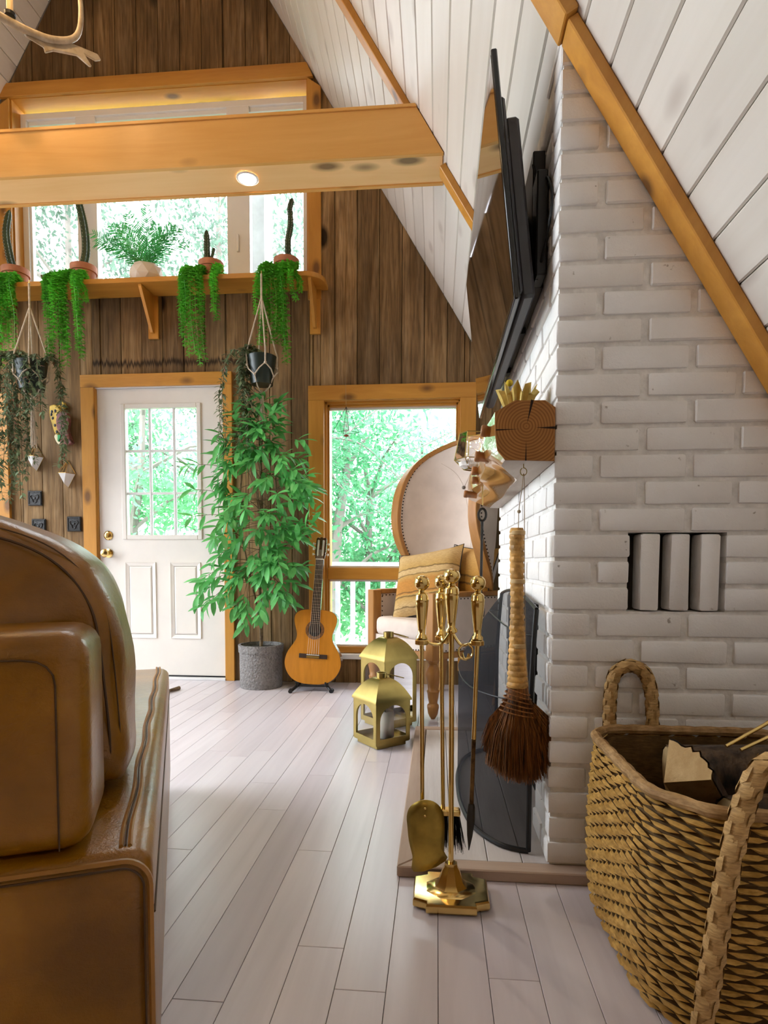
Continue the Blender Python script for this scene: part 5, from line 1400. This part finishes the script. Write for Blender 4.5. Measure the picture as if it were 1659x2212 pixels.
# ================================================================== CHAIR (tall oval hooded armchair)
m_linen = M('natural_linen', (.70,.60,.53), .85, var=.05, vs=8, bump=.25, bs=420, bd=.002)
m_oak = wood('honey_oak_frame', (.44,.21,.055), (.31,.13,.028), (1,1,.2), rough=.4, knots=0, ring=16, rand=0, bump=.1)
m_nail = M('dark_bronze_nail', (.035,.025,.02), .35, .9)
m_btn = M('pewter_button', (.16,.14,.12), .4, .8)
TH = radians(-48.6)
ch = thing('hooded_armchair', 'cream linen armchair with a tall oval hood-shaped back and nailhead trim', 'armchair', (.008, 3.571, 0), TH)
def cb(mb, name, m, par=None, **k): return mb.build(name, m, par or ch, world=False, **k)
W2, Df, Db = .27, -.27, .27
# turned front legs, square posts above
LEG = [(.010,0),(.018,.012),(.026,.03),(.031,.062),(.030,.075),(.022,.085),(.028,.115),(.030,.135),(.034,.15),(.027,.158),(.031,.19),(.037,.215),(.041,.24),(.036,.262),(.024,.285),(.022,.295),(.029,.302),(.029,.315)]
for s in (-1, 1):
    cb(MB().lathe([(r_*1.02, z) for r_, z in LEG], 20, (s*W2, Df, 0)), 'front_leg', m_oak, smooth=True, ang=50)
    cb(MB().box(s*W2-.030, s*W2+.030, Df-.030, Df+.030, .312, .672), 'front_post', m_oak, bevel=.004)
    cb(MB().obox((s*W2*.92, Db+.0, .20), (.020,0,0), (0,.020,0), (0,.03,.20)), 'rear_leg', m_oak, bevel=.003)
    # arm: upholstered side panel under a top rail, faces on both sides
    cb(MB().box(s*W2-.026, s*W2+.026, Df+.03, Db, .648, .676), 'arm_rail', m_oak, bevel=.004)
    cb(MB().box(s*W2-.026, s*W2+.026, Df+.03, Db, .318, .352), 'lower_rail', m_oak, bevel=.004)
    pn = cb(MB().box(s*W2-.020, s*W2+.020, Df+.03, Db, .352, .648), 'side_panel', m_linen, bevel=.006, smooth=True)
    nb = MB()
    for xx in (s*W2+.021, s*W2-.021):
        for k in range(19):
            y = lerp(Df+.045, Db-.02, k/18); nb.ball((xx, y, .638), .0042, 6, 4); nb.ball((xx, y, .362), .0042, 6, 4)
        for k in range(10): nb.ball((xx, Df+.042, lerp(.37,.63,k/9)), .0042, 6, 4)
    cb(nb, 'nailhead_trim', m_nail, pn, kind='stuff')
# inner cushion of the left arm shows padded front
cb(MB().box(-W2+.024, W2-.024, Df+.005, Db-.02, .335, .41), 'seat_deck', m_linen, bevel=.012, seg=2, smooth=True)
cb(MB().box(-W2+.028, W2-.028, Df-.022, Db-.03, .405, .515), 'seat_cushion', m_linen, bevel=.035, seg=4, smooth=True, ang=60)
ap = [(-W2+.03,.318),(-.10,.300),(0,.292),(.10,.300),(W2-.03,.318),(W2-.03,.362),(.10,.345),(0,.338),(-.10,.345),(-W2+.03,.362)]
cb(MB().prism(ap, lambda x, z, h: (x, h, z), Df-.018, Df+.006), 'apron', m_oak, bevel=.002)
cb(MB().prism([(-W2+.03,.364),(-.10,.347),(0,.340),(.10,.347),(W2-.03,.364),(W2-.03,.41),(-W2+.03,.41)], lambda x, z, h: (x, h, z), Df-.014, Df+.01), 'front_band', m_linen)
nb = MB()
for k in range(22):
    x = lerp(-W2+.04, W2-.04, k/21); z = .374-.026*cos(x/W2*pi/2); nb.ball((x, Df-.015, z), .0042, 6, 4)
cb(nb, 'nailhead_trim', m_nail, kind='stuff')
# hood back: curved shell, oval in outline
RB = .315; BZ = .668; BT = 1.60
def phimax(t):
    # outline half-angle against height
    if t < .50: return lerp(48, 92, sin(t/.50*pi/2))
    return 92*max(0.0, 1-((t-.50)/.50)**2.3)**.5
def shell(s, t, off=0.0):
    ph = radians(phimax(t))*s; r_ = RB+off
    z = lerp(BZ, BT, t) ; fw = -.05*t*t + .10*max(0, .35-t)*0
    lean = .06*sin(t*pi*.5)
    return Vector((r_*1.0*sin(ph), Df+.50+lean - RB*.0 - (RB*1.0)*(1-cos(ph))*1.0 + (off*cos(ph)) , z))
NS, NTT = 22, 22
ts = [k/NTT*.9 for k in range(NTT)] + [.9, .93, .955, .975, .988, .996, .9995]
def sheet(off, dimple=False):
    L = []
    for t in ts:
        row = []
        for k in range(NS+1):
            s = -1+2*k/NS; p = shell(s, t, off)
            row.append(p)
        L.append(row)
    return L
inn = cb(MB().ring(sheet(0), False, False), 'inside_back', m_linen, smooth=True, ang=180)
out_ = cb(MB().ring(sheet(.055), False, False), 'outside_back', m_linen, smooth=True, ang=180)
edge = [shell(-1, t, .028) for t in ts] + [shell(1, t, .028) for t in ts[::-1]]
fr = MB(); n = 8; loops = []
for i, p in enumerate(edge):
    t = (edge[min(i+1, len(edge)-1)]-edge[max(i-1, 0)]).normalized()
    sg = -1 if i < len(ts) else 1; tt = ts[i] if i < len(ts) else ts[::-1][i-len(ts)]; ph = radians(phimax(tt))*sg
    u = Vector((sin(ph), cos(ph), 0)); u = (u-t*u.dot(t)).normalized(); w = t.cross(u)
    loops.append([p+u*a*.034+w*b*.015 for a, b in ((-1,-1),(1,-1),(1,1),(-1,1))])
fr.ring(loops); cb(fr, 'oval_frame', m_oak, bevel=.004, smooth=True)
nb = MB()
for s in (-1, 1):
    for k in range(46):
        t = .03+.95*k/46; p = shell(s*.955, t, -.003); nb.ball(p, .0045, 6, 4); p = shell(s*.95, t, .058); nb.ball(p, .0045, 6, 4)
cb(nb, 'nailhead_trim', m_nail, kind='stuff')
for s, t in ((-.16,.68),(-.02,.47),(.03,.24),(.34,.68),(.34,.46),(-.50,.50)):
    if s == .34 or s == -.50: continue
    p = shell(s, t, -.004); cb(MB().ball(p, .011, 12, 8), 'button', m_btn, smooth=True)
for pts in ([(-.02,.47),(-.10,.58),(-.16,.68),(-.32,.78),(-.62,.85)], [(-.16,.68),(-.06,.80),(-.2,.92)], [(.03,.24),(.0,.36),(-.02,.47)]):
    cb(MB().tube(bez([shell(s, t, -.0012) for s, t in pts], 6), .0016, 5), 'tuft_crease', m_linen, smooth=True)

# ---- kilim pillows
def kilim(name, cols):
    n = NT(name); n.set(.9, 0, .15)
    v = n.pos(obj=True); sp = n.n('ShaderNodeSeparateXYZ'); n.l(v, sp.inputs[0])
    wob = n.math('MULTIPLY', n.noise(v, 14, 3), .03); z = n.math('ADD', n.math('ADD', sp.outputs['Z'], wob), .235)
    z = n.math('MULTIPLY', z, 1/.48)
    x = n.n('ShaderNodeValToRGB'); x.color_ramp.interpolation = 'LINEAR'; e = x.color_ramp.elements
    while len(e) < len(cols): e.new(.5)
    for i, (p, c) in enumerate(cols): e[i].position = p; e[i].color = (*c, 1)
    n.l(z, x.inputs[0]); th = n.noise(n.pos((1,1,4), obj=True), 60, 4)
    c = n.mix(n.ramp(th, [(.35,.35),(.65,0.0)]), x.outputs[0], (.24,.13,.04)); n.base(c); n.bump(n.noise(v, 220, 3), .5, .003); return n.m
o1, o2, o3, bk_ = (.52,.33,.11), (.50,.23,.055), (.60,.42,.20), (.10,.065,.03)
def stripes():
    L = [(0,o1)]
    for p, c in ((.16,o3),(.165,bk_),(.18,o3),(.28,o1),(.305,bk_),(.315,o1),(.34,o2),(.35,bk_),(.365,o2),(.50,o2),(.575,o1),(.58,bk_),(.60,o3),(.66,o3),(.67,bk_),(.685,o1),(.85,o3),(1,o1)): L.append((p,c))
    return L
m_kil = kilim('striped_kilim', stripes())
m_kil2 = kilim('amber_kilim', [(0,(.42,.19,.03)),(.42,(.45,.21,.03)),(.44,bk_),(.46,(.48,.25,.05)),(.52,(.40,.22,.05)),(.54,bk_),(.56,(.50,.27,.06)),(.8,(.55,.33,.12)),(1,(.5,.28,.08))])
m_pback = M('white_pillow_back', (.66,.62,.60), .9, var=.04)
def pillow(lab, mat4, s, m, th=.075):
    t = thing('kilim_pillow', lab, 'pillow', (0,0,0)); t.matrix_basis = mat4
    N = 14
    def P(i, j, sg):
        u, v = -1+2*i/N, -1+2*j/N; pinch = 1-.10*(1-abs(u))**1.0*abs(v)**3 ; pu = u*(1-.08*(1-v*v)*abs(u)**2); pv = v*(1-.10*(1-u*u)*abs(v)**2)
        return (pu*s/2, sg*th*((1-u**4)*(1-v**4))**.55, pv*s/2)
    for sg, mm, nm in ((-1, m, 'front_cover'), (1, m_pback, 'back_cover')):
        mb = MB(); mb.ring([[P(i, j, sg) for i in range(N+1)] for j in range(N+1)], False, False); mb.build(nm, mm, t, smooth=True, ang=180, world=False)
    bd_ = [P(i,0,1) for i in range(N)]+[P(N,j,1) for j in range(N)]+[P(i,N,1) for i in range(N,0,-1)]+[P(0,j,1) for j in range(N,-1,-1)]
    MB().tube(bd_, .003, 5).build('piping', m_black, t, smooth=True, world=False)
def pm4(loc, rz, rx, ry): return Matrix.Translation(loc) @ Matrix.Rotation(rz, 4, 'Z') @ Matrix.Rotation(rx, 4, 'X') @ Matrix.Rotation(ry, 4, 'Y')
pillow('striped ochre kilim pillow leaning on the armchair seat', pm4((-.055, 3.54, .715), TH+radians(18), radians(-26), radians(-10)), .44, m_kil)
pillow('amber kilim pillow behind the striped one on the armchair', pm4((.185, 3.585, .74), TH-radians(2), radians(-14), radians(4)), .40, m_kil2)

# ================================================================== WALL ORNAMENTS left of the door
m_tileb = M('black_carved_tile', (.010,.008,.007), .4, var=.4, vs=40, bump=.4, bs=45, bd=.006, spec=.5)
for (x, z, lab) in ((-2.868, 1.285, 'upper black embossed tile on the boards left of the door'), (-2.845, 1.085, 'lower black embossed tile half hidden by the sofa'), (-2.578, 1.101, 'black carved tile right beside the door casing')):
    t = thing('wall_tile', lab, 'tile', (x, D-.012, z), 0, 'black tiles left of the door'); s = .053
    MB().box(x-s, x+s, D-.014, D-.003, z-s, z+s).build('tile_body', m_tileb, t, bevel=.003)
    for k in range(4):
        a = k*pi/2; c, s_ = cos(a), sin(a); MB().obox((x+c*.044, D-.0155, z+s_*.044), (.003*abs(c)+.044*abs(s_),0,0), (0,.002,0), (0,0,.003*abs(s_)+.044*abs(c))).build('raised_border', m_tileb, t, bevel=.001)
    MB().tube([(x+.026*cos(a)*(1+.3*sin(3*a)), D-.015, z+.026*sin(a)*(1+.3*sin(3*a))) for a in [k*2*pi/24 for k in range(25)]], .004, 6).build('relief_scroll', m_tileb, t, smooth=True)
    MB().ball((x, D-.013, z), (.010,.006,.010), 10, 6).build('relief_boss', m_tileb, t, smooth=True)
m_wcer = M('white_ceramic', (.80,.78,.76), .35, var=.03)
def triplanter(lab, x, z, s):
    t = thing('wall_planter', lab, 'planter', (x, D-.05, z)); y0, y1 = D-.004, D-.075
    A, B, Cc = Vector((x-s, 0, z)), Vector((x+s, 0, z)), Vector((x, 0, z-s*1.75)); T = Vector((x, 0, z+s*1.75))
    def at(p, y): return (p.x, y, p.z)
    f = Vector((x, y1, z)); 
    MB().add([at(A,y0), at(B,y0), at(Cc,y0), (x-s*.5,y1,z), (x+s*.5,y1,z), (x,y1+.02,z-s*1.3)], [(0,3,5,2),(3,4,5),(4,1,2,5),(0,2,1),(0,1,4,3)]).build('ceramic_cup', m_wcer, t)
    for a, b in ((at(A,y0),at(T,y0)), (at(T,y0),at(B,y0)), ((x-s*.5,y1,z),at(T,y0)), ((x+s*.5,y1,z),at(T,y0)), (at(A,y0),(x-s*.5,y1,z)), ((x-s*.5,y1,z),(x+s*.5,y1,z)), ((x+s*.5,y1,z),at(B,y0)), (at(B,y0),at(Cc,y0)), (at(A,y0),at(Cc,y0))):
        MB().tube([a, b], .0024, 5).build('brass_wire', m_brass, t)
triplanter('white diamond wall planter in a brass wire frame, half behind vines', -2.852, 1.575, .055)
triplanter('white triangular wall planter in a brass wire frame beside the door', -2.618, 1.455, .055)
# painted carved mask ornament
mk_ = thing('carved_mask', 'painted carved wall ornament, spotted yellow head beside a maroon one', 'ornament', (-2.63, D-.03, 1.66))
m_yel = M('spotted_yellow_paint', (.72,.46,.05), .5, var=.25, vs=18); m_mar = M('maroon_paint', (.24,.085,.075), .55, var=.3, vs=24); m_blk = m_black; m_grn = M('green_paint', (.02,.30,.08), .5)
def blob(name, pts, m, d0=.0, d1=.03, bev=.006): 
    P = bez([(a, b, 0) for a, b in pts+[pts[0]]], 4)[:-1]; return MB().prism([(p.x, p.y) for p in P], lambda x, z, h: (x, D-.004-h, z), d0, d1).build(name, m, mk_, bevel=bev, smooth=True)
hd = blob('yellow_head', [(-2.725,1.925),(-2.69,1.935),(-2.655,1.915),(-2.635,1.88),(-2.64,1.82),(-2.65,1.76),(-2.665,1.72),(-2.69,1.74),(-2.71,1.80),(-2.725,1.86)], m_yel, 0, .035)
blob('ear', [(-2.67,1.925),(-2.655,1.955),(-2.625,1.955),(-2.612,1.925),(-2.63,1.905)], m_yel, 0, .025)
m_h2 = blob('maroon_head', [(-2.655,1.87),(-2.62,1.885),(-2.585,1.87),(-2.575,1.82),(-2.585,1.76),(-2.57,1.70),(-2.555,1.665),(-2.60,1.655),(-2.645,1.665),(-2.64,1.72),(-2.665,1.77),(-2.668,1.83)], m_mar, .01, .05)
blob('yellow_chin', [(-2.70,1.72),(-2.675,1.735),(-2.65,1.70),(-2.645,1.665),(-2.67,1.66),(-2.69,1.69)], M('cream_paint', (.72,.62,.40), .5), .0, .03)
blob('green_leaf', [(-2.655,1.72),(-2.632,1.72),(-2.64,1.69),(-2.655,1.675)], m_grn, .03, .055, .002)
for x, z in ((-2.705,1.885),(-2.68,1.89),(-2.70,1.84),(-2.665,1.86),(-2.66,1.81),(-2.685,1.79),(-2.672,1.745),(-2.64,1.935),(-2.71,1.865)): MB().ball((x, D-.039, z), (.009,.003,.011), 8, 6).build('black_spot', m_blk, mk_)
for x in (-2.632, -2.600): MB().ball((x, D-.054, 1.835), (.009,.004,.013), 8, 6).build('eye', m_blk, mk_)
MB().ball((-2.595, D-.055, 1.70), (.022,.012,.018), 10, 6).build('snout', M('dusty_pink_paint', (.45,.22,.19), .6), mk_, smooth=True)

# ---- wire ornament in the tall window
hm = thing('wire_mobile', 'black wire pyramid mobile on a thread in the tall window', 'mobile', (-.607, 4.0, 1.65))
tp = Vector((-.607, 4.0, 1.86)); bs_ = [Vector((-.607+.088*cos(a), 4.0+.06*sin(a), 1.695)) for a in (0.3, 1.9, 3.4, 5.0)]
MB().tube([tp, (-.612, 4.0, 2.05), (-.615, 4.07, 2.12)], .0008, 4).build('thread', m_string, hm)
for k in range(4):
    MB().tube([tp, bs_[k]], .0014, 4).build('wire', m_black, hm); MB().tube([bs_[k], bs_[(k+1) % 4]], .0012, 4).build('wire', m_black, hm)
MB().tube([tp, (-.607,4.0,1.68)], .0008, 4).build('thread', m_string, hm)
MB().ball((-.607,4.0,1.672), (.018,.012,.008), 10, 6).build('red_bird', M('rusty_red', (.40,.10,.06), .7), hm, smooth=True)

# ---- stick on the floor
fs_ = thing('floor_stick', 'thin brown stick lying on the floor beside the sofa end', 'stick', (-1.70, 3.65, 0))
MB().tube([(-1.672,3.76,.012),(-1.70,3.66,.012),(-1.78,3.50,.012)], [.013,.010,.010], 8).build('stick_body', m_bark, fs_, smooth=True)

# ================================================================== ANTLER CHANDELIER
m_ant = NT('antler_bone'); m_ant.set(.5); m_ant.base(m_ant.ramp(m_ant.noise(m_ant.pos(), 14, 4), [(.3,(.27,.19,.10)),(.7,(.60,.50,.36))])); m_ant.bump(m_ant.noise(m_ant.pos(), 60, 3), .3, .004); m_ant = m_ant.m
chd = thing('antler_chandelier', 'antler chandelier with candle sleeves at the top left corner', 'chandelier', (-1.93, 2.2, 3.02))
def ant(pts, r, m=m_ant, name='antler', flat=None): return MB().tube(bez(pts, 6), [lerp(r[0], r[1], k/(6*(len(pts)-1))) for k in range(6*(len(pts)-1)+1)], 10, flat=flat).build(name, m, chd, smooth=True)
hub = Vector((-1.93, 2.2, 3.14))
MB().lathe([(.03,-.10),(.06,-.06),(.04,0),(.05,.06),(.03,.12)], 16, hub).build('hub', m_abrass, chd, smooth=True)
MB().tube([hub+Vector((0,0,.1)), (-1.93,2.2,5.7)], .008, 8).build('chain_rod', m_black, chd)
bulbs = []
m_sleeve = M('candle_sleeve', (.72,.50,.24), .5, var=.1); m_bulb = M('warm_bulb', (1,.8,.5), .3, var=0, emit=((1,.70,.36), 18))
for k in range(6):
    a = radians(-8 + 60*k); R_ = Matrix.Rotation(a, 4, 'Z')
    def X(p): return hub + (R_ @ Vector(p))
    ant([X((.02,0,-.02)), X((.18,.02,-.09)), X((.36,.03,-.085)), X((.47,.0,-.075)), X((.545,-.02,-.02)), X((.555,-.04,.09)), X((.53,-.05,.22))], (.020,.008))
    # palmate blade with tines
    P = [X(p) for p in ((.33,.03,-.075),(.44,.02,-.062),(.56,-.01,-.055),(.63,-.02,-.050),(.645,-.02,-.066),(.62,-.02,-.084),(.575,-.015,-.080),(.600,-.03,-.125),(.588,-.03,-.130),(.545,-.01,-.100),(.46,.02,-.115),(.43,.03,-.135),(.425,.03,-.115),(.36,.04,-.105))]
    nv = (P[2]-P[0]).cross(Vector((0,0,1))).normalized()*.006
    MB().add([p+nv for p in P]+[p-nv for p in P], [tuple(range(len(P))), tuple(range(len(P), 2*len(P)))[::-1]] + [(i, (i+1) % len(P), len(P)+(i+1) % len(P), len(P)+i) for i in range(len(P))]).build('palm_blade', m_ant, chd, bevel=.003)
    b = X((.30,.03,-.055)); bulbs.append(b + Vector((0,0,.19)))
    MB().lathe([(.020,-.012),(.022,0),(.014,.004)], 14, b).build('drip_cup', m_black, chd)
    MB().lathe([(.0125,0),(.0125,.13),(.010,.132)], 14, b).build('candle_sleeve', m_sleeve, chd, smooth=True)
    MB().lathe([(.006,.13),(.013,.150),(.0135,.165),(.006,.19),(.001,.205)], 12, b).build('bulb', m_bulb, chd, smooth=True)
for i, b in enumerate(bulbs):
    l = bpy.data.lights.new('chandelier_bulb', 'POINT'); l.energy = CH_W; l.color = (1,.66,.34); l.shadow_soft_size = .03
    o = bpy.data.objects.new('chandelier_bulb', l); COL.objects.link(o); o.location = b + Vector((0,0,.03))

# ================================================================== ADDED FILL PENDANT, unseen behind the viewer, warms the near faces
pd = thing('added_fill_pendant', 'added cone fill lamp, unseen behind the viewpoint', 'lamp', (-.6, -1.5, 2.15))
MB().tube([(-.6,-1.5,2.34),(-.6,-1.5,zr(-.6))], .004, 6).build('flex', m_black, pd)
o = MB().lathe([(.03,.19),(.05,.17),(.17,.0)], 24, (-.6,-1.5,2.15), cap=False).build('shade', M('linen_shade', (.8,.7,.55), .8), pd, smooth=True)
MB().ball((-.6,-1.5,2.20), .035, 12, 8).build('bulb', m_bulb, pd, smooth=True)
l = bpy.data.lights.new('added_fill_light', 'POINT'); l.energy = PD_W; l.color = (1,.70,.42); l.shadow_soft_size = .05
o = bpy.data.objects.new('added_fill_light', l); COL.objects.link(o); o.location = (-.6, -1.5, 2.13)
